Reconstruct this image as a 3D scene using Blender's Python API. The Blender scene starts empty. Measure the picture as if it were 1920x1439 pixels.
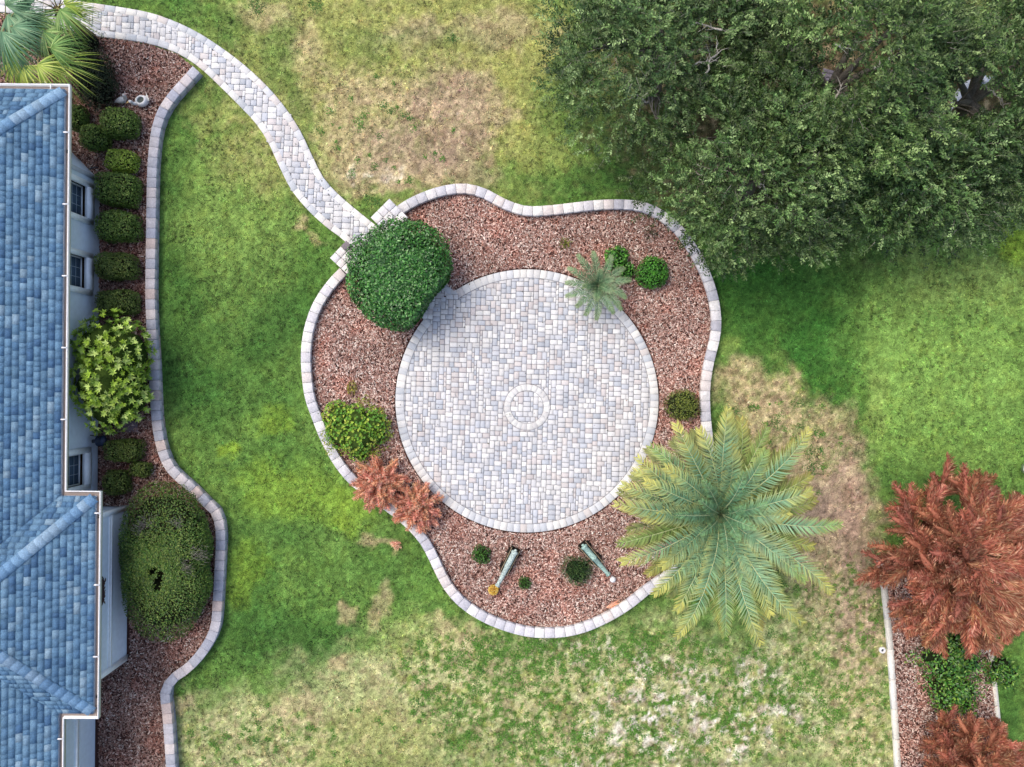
import bpy, math, random
import numpy as np

# ------------------------------------------------------------------ camera, sky, sun, exposure
scene = bpy.context.scene
CAM_H, FPX = 24.0, 1440.0
cam_d = bpy.data.cameras.new("camera"); cam = bpy.data.objects.new("camera", cam_d)
scene.collection.objects.link(cam)
cam.location = (0, 0, CAM_H); cam.rotation_euler = (0, 0, 0)
cam_d.sensor_width = 36.0; cam_d.lens = 36.0 * FPX / 1920.0
cam_d.clip_start = 0.1; cam_d.clip_end = 3000
scene.camera = cam

SUN_EL, SUN_AZ = math.radians(60), math.radians(148)      # azimuth measured from +X, counter-clockwise
world = bpy.data.worlds.new("World"); scene.world = world; world.use_nodes = True
wn = world.node_tree; wn.nodes.clear()
sky = wn.nodes.new("ShaderNodeTexSky"); sky.sky_type = 'NISHITA'; sky.sun_disc = False
sky.sun_elevation = SUN_EL; sky.sun_rotation = math.pi / 2 - SUN_AZ
sky.air_density = 0.9; sky.dust_density = 4.5; sky.ozone_density = 0.8
bg = wn.nodes.new("ShaderNodeBackground"); bg.inputs[1].default_value = 0.15
wo = wn.nodes.new("ShaderNodeOutputWorld")
wn.links.new(sky.outputs[0], bg.inputs[0]); wn.links.new(bg.outputs[0], wo.inputs[0])
sun_d = bpy.data.lights.new("sun", 'SUN'); sun_d.energy = 0.7; sun_d.angle = math.radians(30)
sun_d.color = (1.0, 0.95, 0.87)
sun = bpy.data.objects.new("sun", sun_d); scene.collection.objects.link(sun)
sun.rotation_euler = (0, math.pi / 2 - SUN_EL, SUN_AZ); sun.location = (-20, 8, 40)
vs = scene.view_settings
vs.view_transform = 'Standard'; vs.look = 'None'; vs.gamma = 1.0; vs.use_curve_mapping = False
vs.exposure = 0.88
scene.cycles.max_bounces = 6; scene.cycles.diffuse_bounces = 4

# ------------------------------------------------------------------ helpers
rng = np.random.default_rng(7); random.seed(7)
ALB = 1.0 / 1.30
def lin(c):
    c = np.asarray(c, float) / 255.0
    return np.where(c <= 0.04045, c / 12.92, ((c + 0.055) / 1.055) ** 2.4)
def C(r, g, b): return lin((r, g, b)) * ALB
def P(px, py, z=0.0):
    s = (CAM_H - z) / FPX
    return np.array([(px - 960.0) * s, (719.5 - py) * s, z])
def PX(X, Y, Z=0.0):
    s = FPX / (CAM_H - Z)
    return 960 + X * s, 719.5 - Y * s
def nrm(a):
    return a / np.maximum(np.linalg.norm(a, axis=-1, keepdims=True), 1e-9)
_tabs = {}
def vnoise(x, y, seed=0):
    if seed not in _tabs: _tabs[seed] = np.random.default_rng(1000 + seed).random((256, 256))
    t = _tabs[seed]
    xi = np.floor(x).astype(int); yi = np.floor(y).astype(int)
    fx = x - xi; fy = y - yi
    fx = fx * fx * (3 - 2 * fx); fy = fy * fy * (3 - 2 * fy)
    a = t[xi & 255, yi & 255]; b = t[(xi + 1) & 255, yi & 255]
    c = t[xi & 255, (yi + 1) & 255]; d = t[(xi + 1) & 255, (yi + 1) & 255]
    return (a * (1 - fx) + b * fx) * (1 - fy) + (c * (1 - fx) + d * fx) * fy
def fbm(x, y, seed=0, o=3):
    v = 0; a = 0.5; s = 0
    for i in range(o):
        v = v + a * vnoise(x * 2 ** i + 13.7 * i, y * 2 ** i + 7.1 * i, seed + i); s += a; a *= 0.5
    return v / s
def sstep(a, b, x):
    t = np.clip((x - a) / (b - a), 0, 1); return t * t * (3 - 2 * t)
def catmull(pts, step=4.0, closed=False):
    p = np.array(pts, float); n = len(p); out = []
    for i in range(n if closed else n - 1):
        if closed: p0, p1, p2, p3 = p[i - 1], p[i], p[(i + 1) % n], p[(i + 2) % n]
        else: p0, p1, p2, p3 = p[max(i - 1, 0)], p[i], p[i + 1], p[min(i + 2, n - 1)]
        m = max(2, int(np.linalg.norm(p2 - p1) / step))
        for k in range(m):
            t = k / m
            out.append(0.5 * (2 * p1 + (p2 - p0) * t + (2 * p0 - 5 * p1 + 4 * p2 - p3) * t * t + (3 * p1 - p0 - 3 * p2 + p3) * t ** 3))
    if not closed: out.append(p[-1])
    return np.array(out)
def arclen(p):
    return np.concatenate([[0], np.cumsum(np.linalg.norm(np.diff(p, axis=0), axis=1))])
def at_len(p, s, d):
    return np.stack([np.interp(d, s, p[:, k]) for k in range(p.shape[1])], -1)
def inpoly(x, y, poly):
    r = np.zeros(np.shape(x), bool); n = len(poly)
    for i in range(n):
        x1, y1 = poly[i]; x2, y2 = poly[(i + 1) % n]
        if y1 == y2: continue
        r ^= ((y1 > y) != (y2 > y)) & (x < (x2 - x1) * (y - y1) / (y2 - y1) + x1)
    return r

class Geo:
    def __init__(s): s.V = []; s.F = []; s.C = []; s.n = 0
    def add(s, V, F, col):
        V = np.asarray(V, float).reshape(-1, 3); F = np.asarray(F, int).reshape(-1, 3)
        col = np.asarray(col, float)
        if col.ndim == 1: col = np.tile(col, (len(V), 1))
        s.V.append(V); s.F.append(F + s.n); s.C.append(col); s.n += len(V); return s
    def quads(s, V, Q, col):
        Q = np.asarray(Q, int).reshape(-1, 4)
        return s.add(V, np.concatenate([Q[:, [0, 1, 2]], Q[:, [0, 2, 3]]]), col)
    def box(s, c, ax, half, col, ch=0.0):
        c = np.asarray(c, float); ax = np.asarray(ax, float); h = half
        def ring(a, b, z): return [c + sx * a * ax[0] + sy * b * ax[1] + z * ax[2] for sx, sy in ((-1, -1), (1, -1), (1, 1), (-1, 1))]
        rings = [ring(h[0], h[1], -h[2])]
        if ch: rings += [ring(h[0], h[1], h[2] - ch), ring(h[0] - ch, h[1] - ch, h[2])]
        else: rings += [ring(h[0], h[1], h[2])]
        V = np.array(sum(rings, [])); Q = [(3, 2, 1, 0)]
        for k in range(len(rings) - 1):
            for i in range(4):
                j = (i + 1) % 4; Q.append((4 * k + i, 4 * k + j, 4 * k + 4 + j, 4 * k + 4 + i))
        b = 4 * (len(rings) - 1); Q.append((b, b + 1, b + 2, b + 3))
        return s.quads(V, Q, col)
    def prism(s, poly, z0, z1, col, ch=0.0):           # convex plan polygon, counter-clockwise
        p = np.array(poly, float); n = len(p); c = p.mean(0)
        def ring(q, z): return np.column_stack([q, np.full(n, z)])
        d = p - c; q = c + d * np.maximum(1 - ch / np.maximum(np.linalg.norm(d, axis=1, keepdims=True), 1e-6) * 1.3, 0.2)
        R = [ring(p, z0)] + ([ring(p, z1 - ch), ring(q, z1)] if ch else [ring(p, z1)])
        V = np.concatenate(R); F = []
        for k in range(len(R) - 1):
            for i in range(n):
                j = (i + 1) % n; a = k * n
                F += [(a + i, a + j, a + n + j), (a + i, a + n + j, a + n + i)]
        b = (len(R) - 1) * n
        for i in range(1, n - 1): F.append((b, b + i, b + i + 1))
        return s.add(V, F, col)
    def tube(s, pts, rad, col, k=6):
        pts = np.asarray(pts, float); n = len(pts); rad = np.broadcast_to(rad, (n,))
        t = nrm(np.gradient(pts, axis=0)); up = np.array([0, 0, 1.0])
        if abs(t[0] @ up) > 0.9: up = np.array([1.0, 0, 0])
        a = nrm(np.cross(t, up)); b = np.cross(t, a)
        ang = np.arange(k) * 2 * math.pi / k
        V = pts[:, None] + rad[:, None, None] * (np.cos(ang)[None, :, None] * a[:, None] + np.sin(ang)[None, :, None] * b[:, None])
        Q = [(i * k + j, i * k + (j + 1) % k, (i + 1) * k + (j + 1) % k, (i + 1) * k + j) for i in range(n - 1) for j in range(k)]
        V = V.reshape(-1, 3)
        if np.ndim(col) == 2 and len(col) == n: col = np.repeat(col, k, 0)
        s.quads(V, Q, col)
        for i0, c0 in ((0, pts[0]), (n - 1, pts[-1])):
            W = np.concatenate([V[i0 * k:(i0 + 1) * k], [c0]])
            s.add(W, [(j, (j + 1) % k, k) for j in range(k)], col if np.ndim(col) == 1 else col[i0 * k])
        return s
    def lathe(s, prof, col, c=(0, 0, 0), ax=None, k=16, sq=(1, 1)):   # prof: (radius, height) along ax[2]
        ax = np.eye(3) if ax is None else np.asarray(ax, float); c = np.asarray(c, float)
        a = np.arange(k) * 2 * math.pi / k
        V = np.array([c + r * (sq[0] * math.cos(t) * ax[0] + sq[1] * math.sin(t) * ax[1]) + h * ax[2] for r, h in prof for t in a])
        Q = [(i * k + j, i * k + (j + 1) % k, (i + 1) * k + (j + 1) % k, (i + 1) * k + j) for i in range(len(prof) - 1) for j in range(k)]
        if np.ndim(col) == 2: col = np.repeat(col, k, 0)
        return s.quads(V, Q, col)
    def leaves(s, Pb, D, N, L, W, col, fold=0.18, tip=0.0, mid=0.45):
        n = len(Pb); L = np.broadcast_to(L, (n,))[:, None]; W = np.broadcast_to(W, (n,))[:, None]
        D = nrm(D); S = nrm(np.cross(D, N)); N2 = np.cross(S, D)
        m = Pb + D * L * mid
        V = np.stack([Pb, m + S * W / 2 + N2 * W * fold, Pb + D * L - N2 * L * tip, m - S * W / 2 + N2 * W * fold], 1).reshape(-1, 3)
        i = np.arange(n)[:, None] * 4
        F = np.concatenate([i + np.array([[0, 1, 2]]), i + np.array([[0, 2, 3]])])
        return s.add(V, F, np.repeat(np.broadcast_to(col, (n, 3)), 4, 0))
    def blob(s, c, r, col, amp=0.2, k=14, seed=0):
        th = np.linspace(0, math.pi, k // 2 + 1); ph = np.arange(k) * 2 * math.pi / k
        T, A = np.meshgrid(th, ph, indexing='ij')
        d = np.stack([np.sin(T) * np.cos(A), np.sin(T) * np.sin(A), np.cos(T)], -1).reshape(-1, 3)
        f = 1 + amp * (fbm(d[:, 0] * 2 + 9 + d[:, 2], d[:, 1] * 2 + 5 - d[:, 2], seed) - 0.5) * 2
        V = np.asarray(c) + d * np.asarray(r) * f[:, None]
        Q = [(i * k + j, (i + 1) * k + j, (i + 1) * k + (j + 1) % k, i * k + (j + 1) % k) for i in range(k // 2) for j in range(k)]
        return s.quads(V, Q, col)
    def mesh(s, name, mat, off=(0, 0, 0), smooth=False):
        V = np.concatenate(s.V) - np.asarray(off); F = np.concatenate(s.F); Cc = np.concatenate(s.C)
        me = bpy.data.meshes.new(name)
        me.vertices.add(len(V)); me.vertices.foreach_set("co", V.astype(np.float32).ravel())
        me.loops.add(len(F) * 3); me.loops.foreach_set("vertex_index", F.astype(np.int32).ravel())
        me.polygons.add(len(F)); me.polygons.foreach_set("loop_start", np.arange(0, len(F) * 3, 3, dtype=np.int32))
        me.polygons.foreach_set("loop_total", np.full(len(F), 3, np.int32))
        if smooth: me.polygons.foreach_set("use_smooth", np.ones(len(F), bool))
        me.update(calc_edges=True)
        at = me.color_attributes.new("Col", 'FLOAT_COLOR', 'POINT')
        at.data.foreach_set("color", np.column_stack([Cc, np.ones(len(Cc))]).astype(np.float32).ravel())
        me.materials.append(mat); return me

LOC = {}
def link(name, data, parent=None, loc=(0, 0, 0)):
    o = bpy.data.objects.new(name, data); scene.collection.objects.link(o); o.location = loc
    if parent is not None: o.parent = parent
    base = LOC[parent.name] if parent is not None else np.zeros(3)
    LOC[o.name] = base + np.asarray(loc, float); return o
def thing(name, label, cat, loc, group=None):
    o = link(name, None, None, tuple(float(v) for v in loc)); o.empty_display_size = 0.1
    o["label"] = label; o["category"] = cat
    if group: o["group"] = group
    return o
def part(parent, name, geo, mat, smooth=False, stuff=False, label=None):
    o = link(name, geo.mesh(name, mat, LOC[parent.name], smooth), parent)
    if stuff: o["kind"] = "stuff"
    if label: o["label"] = label
    return o
def solo(name, geo, mat, label, cat, loc, smooth=False, group=None):
    o = link(name, geo.mesh(name, mat, loc, smooth), None, tuple(float(v) for v in loc))
    o["label"] = label; o["category"] = cat
    if group: o["group"] = group
    return o
def setting(name, geo, mat, kind="structure", smooth=False, label=None):
    o = link(name, geo.mesh(name, mat, (0, 0, 0), smooth)); o["kind"] = kind
    if label: o["label"] = label
    return o

def material(name, source='attr', rough=0.8, spec=0.3, nscale=0, namp=0.0, bump=0.0, bscale=40, metal=0.0, trans=0.0, n2=0, n2amp=0.0):
    m = bpy.data.materials.new(name); m.use_nodes = True; nt = m.node_tree; nt.nodes.clear()
    N = nt.nodes.new; Lk = nt.links.new
    out = N("ShaderNodeOutputMaterial"); b = N("ShaderNodeBsdfPrincipled")
    b.inputs["Roughness"].default_value = rough; b.inputs["Specular IOR Level"].default_value = spec
    b.inputs["Metallic"].default_value = metal
    if source == 'attr':
        a = N("ShaderNodeAttribute"); a.attribute_name = "Col"; cs = a.outputs["Color"]
    elif source == 'object':
        a = N("ShaderNodeObjectInfo"); cs = a.outputs["Color"]
    else:
        a = N("ShaderNodeRGB"); a.outputs[0].default_value = (*source, 1); cs = a.outputs[0]
    geo = N("ShaderNodeNewGeometry")
    for sc, am in ((nscale, namp), (n2, n2amp)):
        if not sc: continue
        nz = N("ShaderNodeTexNoise"); nz.inputs["Scale"].default_value = sc; nz.inputs["Detail"].default_value = 4
        Lk(geo.outputs["Position"], nz.inputs["Vector"])
        mr = N("ShaderNodeMapRange"); mr.inputs[1].default_value = 0.3; mr.inputs[2].default_value = 0.7
        mr.inputs[3].default_value = 1 - am; mr.inputs[4].default_value = 1 + am
        Lk(nz.outputs["Fac"], mr.inputs[0])
        mx = N("ShaderNodeVectorMath"); mx.operation = 'SCALE'
        Lk(cs, mx.inputs[0]); Lk(mr.outputs[0], mx.inputs["Scale"]); cs = mx.outputs[0]
    Lk(cs, b.inputs["Base Color"])
    if bump:
        nb = N("ShaderNodeTexNoise"); nb.inputs["Scale"].default_value = bscale; nb.inputs["Detail"].default_value = 5
        Lk(geo.outputs["Position"], nb.inputs["Vector"])
        bp = N("ShaderNodeBump"); bp.inputs["Strength"].default_value = bump; bp.inputs["Distance"].default_value = 0.02
        Lk(nb.outputs["Fac"], bp.inputs["Height"]); Lk(bp.outputs[0], b.inputs["Normal"])
    sh = b.outputs[0]
    if trans:
        tr = N("ShaderNodeBsdfTranslucent"); Lk(cs, tr.inputs[0]); mxs = N("ShaderNodeMixShader")
        mxs.inputs[0].default_value = trans; Lk(sh, mxs.inputs[1]); Lk(tr.outputs[0], mxs.inputs[2]); sh = mxs.outputs[0]
    Lk(sh, out.inputs[0]); return m

M_ground = material("lawn_soil", rough=0.95, spec=0.1, nscale=30, namp=0.38, n2=8, n2amp=0.16, bump=0.8, bscale=30)
M_grass = material("grass_blades", rough=0.7, spec=0.2, trans=0.2)
M_leaf = material("foliage", rough=0.5, spec=0.35, trans=0.15)
M_gloss = material("glossy_foliage", rough=0.35, spec=0.5, trans=0.12)
M_dead = material("dry_foliage", rough=0.85, spec=0.1, trans=0.3)
M_bark = material("bark", rough=0.9, spec=0.1, nscale=25, namp=0.3, bump=0.8, bscale=30)
M_mulch = material("bark_mulch", rough=0.85, spec=0.2, nscale=60, namp=0.2)
M_paver = material("paver_single", 'object', rough=0.82, spec=0.25, nscale=40, namp=0.10, n2=1.1, n2amp=0.09, bump=0.25, bscale=120)
M_paverj = material("paver_joined", 'attr', rough=0.82, spec=0.25, nscale=40, namp=0.10, n2=1.1, n2amp=0.09, bump=0.25, bscale=120)
M_block = material("concrete_block", 'object', rough=0.88, spec=0.2, nscale=28, namp=0.12, n2=7, n2amp=0.09, bump=0.4, bscale=60)
M_stone = material("concrete_surface", 'attr', rough=0.88, spec=0.2, nscale=28, namp=0.12, n2=7, n2amp=0.09, bump=0.4, bscale=60)
M_shing = material("asphalt_shingle", 'object', rough=0.9, spec=0.15, nscale=30, namp=0.24, n2=2.2, n2amp=0.12, bump=0.3, bscale=150)
M_shingj = material("asphalt_shingle_joined", 'attr', rough=0.9, spec=0.15, nscale=30, namp=0.24, n2=2.2, n2amp=0.12, bump=0.3, bscale=150)
M_stucco = material("stucco", 'attr', rough=0.9, spec=0.2, nscale=6, namp=0.05, bump=0.35, bscale=90)
M_paint = material("white_paint", 'attr', rough=0.5, spec=0.4, nscale=9, namp=0.06)
M_metal = material("dark_metal", 'attr', rough=0.5, spec=0.5, nscale=30, namp=0.2)
M_verdi = material("verdigris", 'attr', rough=0.75, spec=0.3, nscale=26, namp=0.45, n2=70, n2amp=0.25, bump=0.4, bscale=60)
M_ceram = material("ceramic", 'attr', rough=0.4, spec=0.45, nscale=15, namp=0.06)
M_glass = material("window_glass", 'attr', rough=0.08, spec=0.6)

# ------------------------------------------------------------------ outlines in plan (photograph pixels on the ground)
BEDWALL = [(749, 394), (764, 384), (790, 371), (828, 358), (870, 353), (907, 362), (945, 382), (985, 395), (1031, 394), (1075, 389), (1121, 384),
           (1165, 383), (1199, 386), (1232, 398), (1260, 418), (1281, 440), (1307, 479), (1327, 522), (1340, 566), (1344, 608), (1340, 640),
           (1329, 685), (1323, 730), (1324, 780), (1330, 840), (1332, 910), (1318, 980), (1285, 1042), (1248, 1082), (1212, 1108), (1178, 1135),
           (1140, 1158), (1100, 1176), (1060, 1186), (1020, 1188), (985, 1185), (945, 1174), (905, 1157), (870, 1134), (845, 1108),
           (828, 1080), (812, 1046), (795, 1015), (768, 984), (733, 955), (690, 925), (655, 895), (630, 862), (610, 825), (594, 785),
           (580, 745), (574, 700), (573, 660), (578, 620), (590, 582), (607, 551), (630, 522), (643, 509)]
HOUSEWALL = [(368, 130), (347, 153), (323, 180), (305, 207), (293, 240), (287, 283), (284, 333), (283, 400), (282, 467), (281, 547),
             (283, 613), (287, 680), (290, 747), (293, 790), (302, 840), (320, 880), (360, 917), (385, 942), (405, 963), (413, 1000),
             (411, 1064), (407, 1136), (402, 1180), (382, 1219), (353, 1252), (322, 1275), (309, 1300), (311, 1325), (314, 1353), (319, 1425), (324, 1510)]
PATH_U = [(-40, -40), (60, -16), (130, 0), (180, 8), (267, 22), (317, 37), (373, 63), (433, 103), (480, 142), (523, 187), (560, 240),
          (583, 287), (607, 334), (640, 370), (693, 414), (716, 432), (790, 494), (868, 560)]
PATH_L = [(-40, 20), (30, 28), (105, 50), (167, 67), (235, 76), (283, 84), (333, 101), (375, 128), (417, 167), (450, 200), (480, 232),
          (503, 267), (523, 310), (547, 357), (580, 397), (613, 427), (650, 456), (720, 530), (810, 614)]
PCX, PCY, PR = 988.0, 752.0, 246.0
WTOP = 0.30
bedw = catmull(BEDWALL); housew = catmull(HOUSEWALL); pu = catmull(PATH_U); pl = catmull(PATH_L)
def top2ground(p, z):      # plan point seen at height z, expressed in ground-level pixels
    return (p - np.array([960, 719.5])) * (CAM_H - z) / CAM_H + np.array([960, 719.5])
bedw_g = top2ground(bedw, WTOP); housew_g = top2ground(housew, WTOP)
POLY_PATH = np.concatenate([pu, pl[::-1]])
POLY_BED = np.concatenate([bedw_g, [(660, 480), (700, 440), (740, 405)]])
POLY_HBED = np.concatenate([[(-80, 25), (30, 30), (105, 52), (167, 69), (235, 78), (283, 86), (333, 103)], housew_g, [(100, 1560), (100, 300), (-80, 160)]])
POLY_RBED = np.array([(1652, 1052), (1655, 1070), (1664, 1130), (1673, 1240), (1688, 1520), (1888, 1520), (1871, 1400), (1859, 1220), (1850, 1060), (1760, 1040)], float)
HOUSE_PX = np.array([(-300, 330), (187, 335), (187, 948), (245, 948), (245, 1232), (187, 1236), (187, 1600), (-300, 1600)], float)

# ------------------------------------------------------------------ lawn colour map (turf condition over the plot, with some tree and bush shade painted in)
K = dict(dark=(58, 102, 46), green=(88, 128, 58), light=(148, 174, 92), bright=(146, 178, 58), olive=(160, 164, 96), yellow=(166, 172, 98),
         tan=(196, 178, 136), pink=(180, 154, 134), sand=(230, 224, 210), straw=(192, 192, 140), litter=(88, 74, 56), deep=(48, 108, 42), soil=(112, 96, 76), lime=(134, 172, 86))
BL = [  # class, x, y, rx, ry, strength
 ('light', 450, 420, 110, 150, .42), ('olive', 470, 300, 70, 60, .5), ('tan', 556, 432, 22, 14, .8), ('tan', 600, 455, 26, 10, .4), ('olive', 380, 235, 50, 40, .35),
 ('dark', 345, 640, 70, 120, .55), ('dark', 520, 560, 120, 120, .35), ('dark', 440, 730, 130, 70, .45), ('dark', 330, 300, 26, 160, .3), ('dark', 560, 1000, 60, 50, .3),  # first dark blob paints the tall bush's soft shadow onto the grass
 ('green', 470, 860, 120, 60, .4), ('bright', 540, 930, 110, 62, .36), ('bright', 640, 965, 50, 46, .4), ('bright', 430, 850, 26, 16, .6), ('bright', 500, 790, 50, 30, .35), ('bright', 460, 1080, 40, 60, .35),
 ('dark', 700, 1060, 70, 60, .4), ('dark', 590, 1190, 130, 70, .55), ('dark', 440, 1230, 60, 60, .3), ('tan', 700, 1018, 40, 10, .6),
 ('olive', 780, 130, 400, 250, .9), ('yellow', 985, 160, 80, 170, .6), ('olive', 940, 60, 140, 70, .5), ('yellow', 730, 40, 150, 40, .35),
 ('tan', 760, 210, 180, 70, .45), ('pink', 840, 200, 110, 70, .75), ('tan', 680, 170, 60, 40, .6), ('pink', 770, 300, 130, 60, .8), ('tan', 650, 270, 70, 80, .55), ('pink', 860, 300, 60, 60, .4),
 ('tan', 590, 110, 40, 60, .5), ('tan', 500, 40, 50, 30, .5), ('pink', 790, 70, 60, 36, .5), ('pink', 930, 60, 90, 40, .45), ('sand', 690, 325, 26, 12, .9), ('sand', 738, 332, 16, 9, .9), ('sand', 668, 315, 16, 10, .7),
 ('sand', 838, 212, 14, 8, .7), ('tan', 760, 345, 90, 18, .6), ('soil', 790, 290, 50, 20, .4),
 ('green', 420, 60, 50, 40, .5), ('green', 530, 110, 50, 70, .5), ('green', 700, 80, 50, 40, .35), ('green', 840, 80, 120, 30, .3), ('dark', 545, 180, 24, 50, .4), ('green', 570, 240, 12, 60, .4),
 ('green', 1080, 250, 90, 130, .75), ('light', 1060, 300, 70, 50, .4), ('dark', 1120, 330, 90, 34, .6), ('dark', 1190, 280, 70, 90, .8), ('dark', 1090, 110, 40, 130, .7), ('green', 960, 330, 70, 30, .5), ('yellow', 1000, 300, 60, 40, .35),
 ('litter', 1600, 170, 480, 260, .9), ('litter', 1420, 350, 170, 110, .7), ('deep', 1440, 560, 150, 130, .6), ('deep', 1380, 500, 60, 80, .4), ('deep', 1560, 680, 70, 90, .55), ('light', 1375, 665, 30, 26, .5), ('light', 1470, 660, 20, 20, .5),  # deep blobs mix greener turf with painted shade below the oaks
 ('lime', 1780, 660, 170, 260, .75), ('yellow', 1790, 520, 130, 60, .4), ('yellow', 1650, 760, 26, 80, .35), ('green', 1820, 820, 110, 50, .5), ('bright', 1905, 430, 26, 70, .7), ('dark', 1720, 900, 110, 50, .5), ('light', 1900, 540, 60, 60, .4),
 ('tan', 1440, 750, 95, 62, 1.0), ('tan', 1495, 705, 16, 40, .8), ('tan', 1560, 800, 50, 60, .8), ('tan', 1520, 900, 90, 110, .95), ('pink', 1570, 960, 60, 150, .85), ('pink', 1600, 1080, 70, 130, .8), ('pink', 1510, 1030, 60, 110, .7),
 ('tan', 1440, 860, 100, 70, .9), ('green', 1650, 1120, 30, 90, .55), ('straw', 1560, 1200, 130, 110, .7), ('straw', 1600, 1360, 120, 110, .75), ('pink', 1640, 1200, 20, 60, .5), ('tan', 1590, 1300, 30, 80, .5),
 ('straw', 1180, 1340, 420, 170, .82), ('tan', 860, 1190, 70, 40, .8), ('straw', 820, 1240, 130, 70, .75), ('straw', 480, 1390, 180, 90, .8), ('straw', 700, 1330, 190, 130, .6), ('olive', 700, 1400, 150, 90, .5), ('tan', 540, 1330, 50, 50, .5),
 ('tan', 625, 1230, 30, 24, .7), ('tan', 705, 1140, 20, 40, .5), ('tan', 640, 1150, 18, 14, .6), ('light', 760, 1200, 90, 50, .5), ('sand', 1210, 1330, 120, 70, .72), ('sand', 1240, 1390, 150, 54, .64), ('sand', 1360, 1270, 120, 60, .6), ('sand', 1090, 1420, 60, 30, .65),
 ('sand', 1130, 1230, 120, 36, .55), ('sand', 1330, 1370, 150, 70, .62), ('sand', 1450, 1340, 90, 60, .55), ('pink', 1605, 1120, 48, 170, .75), ('tan', 1530, 1080, 40, 90, .6), ('sand', 1030, 1420, 20, 16, .6),
 ('tan', 325, 1400, 16, 90, .7), ('green', 1895, 1330, 30, 130, .8), ('dark', 1910, 1300, 26, 60, .4), ('green', 380, 1300, 60, 34, .4),
]
SPECK = [(1180, 1330, 430, 160, 1.0), (1560, 1200, 140, 170, .8), (860, 1260, 160, 90, .9), (480, 1390, 190, 70, .6), (1480, 800, 150, 140, .45), (740, 220, 180, 120, .25), (1600, 1350, 110, 100, .8)]
def lawn(px, py):
    x, y = px / 60.0, py / 60.0
    wx = px + 90 * (fbm(x * .7, y * .7, 1, 4) - .5) + 34 * (fbm(x * 3, y * 3, 5) - .5)
    wy = py + 90 * (fbm(x * .7 + 40, y * .7, 9, 4) - .5) + 34 * (fbm(x * 3 + 9, y * 3, 13) - .5)
    f = fbm(x * .9, y * .9, 17, 4)[:, None]
    col = C(*K['green']) * (1 - f) + f * (C(*K['light']) * .35 + C(*K['green']) * .65)
    g = sstep(.55, .75, fbm(x * .5, y * .5, 21, 4))[:, None] * .5
    col = col * (1 - g) + g * C(*K['dark'])
    bare = np.zeros(len(px))
    for k, cx, cy, rx, ry, st in BL:
        d = np.sqrt(((wx - cx) / rx) ** 2 + ((wy - cy) / ry) ** 2)
        sel = d < 1.5
        if not sel.any(): continue
        w = st * (1 - sstep(.45, 1.35, d[sel] + .5 * (fbm(x[sel] * 4.3, y[sel] * 4.3, 25) - .5)))
        if k == 'sand': w = w * sstep(.40, .64, fbm(x[sel] * 4.2, y[sel] * 3.2, 29, 3))
        cc = C(*K[k]); col[sel] = col[sel] * (1 - w[:, None]) + w[:, None] * cc
        if k in ('tan', 'pink', 'sand', 'straw', 'litter', 'soil'): bare[sel] = bare[sel] * (1 - w) + w
        elif k in ('olive',): bare[sel] = bare[sel] * (1 - w) + w * .4
        else: bare[sel] = bare[sel] * (1 - w)
    band = sstep(470, 540, py) * (1 - sstep(850, 930, py))
    ed = sstep(1612, 1640, px + 14 * (fbm(x * 3, y * 3, 85) - .5))
    w = (.40 * band * ed * (1 - sstep(1880, 1960, px)))[:, None]; col = col * (1 - w) + w * C(*K['lime'])
    w = (.2 * band * (1 - ed) * sstep(1380, 1500, px) * (1 - bare))[:, None]; col = col * (1 - w) + w * C(*K['deep'])
    sp = np.zeros(len(px))
    for cx, cy, rx, ry, st in SPECK:
        d = np.sqrt(((wx - cx) / rx) ** 2 + ((wy - cy) / ry) ** 2); sp = np.maximum(sp, st * (1 - sstep(.6, 1.2, d)))
    n1 = fbm(x * 10, y * 10, 33, 2); n2 = fbm(x * 2.2, y * 2.2, 37, 2)
    w = (sp * sstep(.55, .66, n1 * .72 + n2 * .34))[:, None]
    col = col * (1 - w) + w * C(84, 124, 48)
    w = (sp * sstep(.60, .72, fbm(x * 5 + 70, y * 5, 41, 2)) * .6)[:, None]
    col = col * (1 - w) + w * C(150, 160, 84)
    w = (bare * sstep(.55, .75, fbm(x * 6, y * 6, 45, 2)) * .45)[:, None]
    col = col * (1 - w) + w * C(216, 198, 158)
    w = (bare * sstep(.58, .74, fbm(x * 5 + 31, y * 5, 49, 2)) * .5)[:, None]
    col = col * (1 - w) + w * C(130, 108, 84)
    mot = fbm(x * 9, y * 9, 53, 3)[:, None]; m2 = fbm(x * 3.4, y * 3.4, 57, 3)[:, None]
    col = col * (.50 + 1.0 * mot) * (.74 + .52 * m2) * (.7 + .6 * fbm(x * 17, y * 17, 81, 2)[:, None])
    yel = sstep(.5, .72, fbm(x * 4 + 50, y * 4, 61, 3))[:, None] * .22 * (1 - bare[:, None])
    col = col * (1 - yel) + yel * col * np.array([1.5, 1.22, .95])
    return col, np.clip(bare, 0, 1), sp

# hard-surface mask, in pixel cells of 2
mx0, my0, mst = -120, -120, 2
GX, GY = np.meshgrid(np.arange(mx0, 2060, mst) + .5, np.arange(my0, 1580, mst) + .5)
MASK = inpoly(GX, GY, POLY_PATH) | inpoly(GX, GY, POLY_BED) | inpoly(GX, GY, POLY_HBED) | inpoly(GX, GY, POLY_RBED) | inpoly(GX, GY, HOUSE_PX)
for w in (bedw_g, housew_g):
    for q in w[::2]:
        i, j = int((q[0] - mx0) / mst), int((q[1] - my0) / mst)
        MASK[max(j - 4, 0):j + 5, max(i - 4, 0):i + 5] = True
def masked(px, py):
    i = np.clip(((px - mx0) / mst).astype(int), 0, MASK.shape[1] - 1); j = np.clip(((py - my0) / mst).astype(int), 0, MASK.shape[0] - 1)
    return MASK[j, i]

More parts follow.
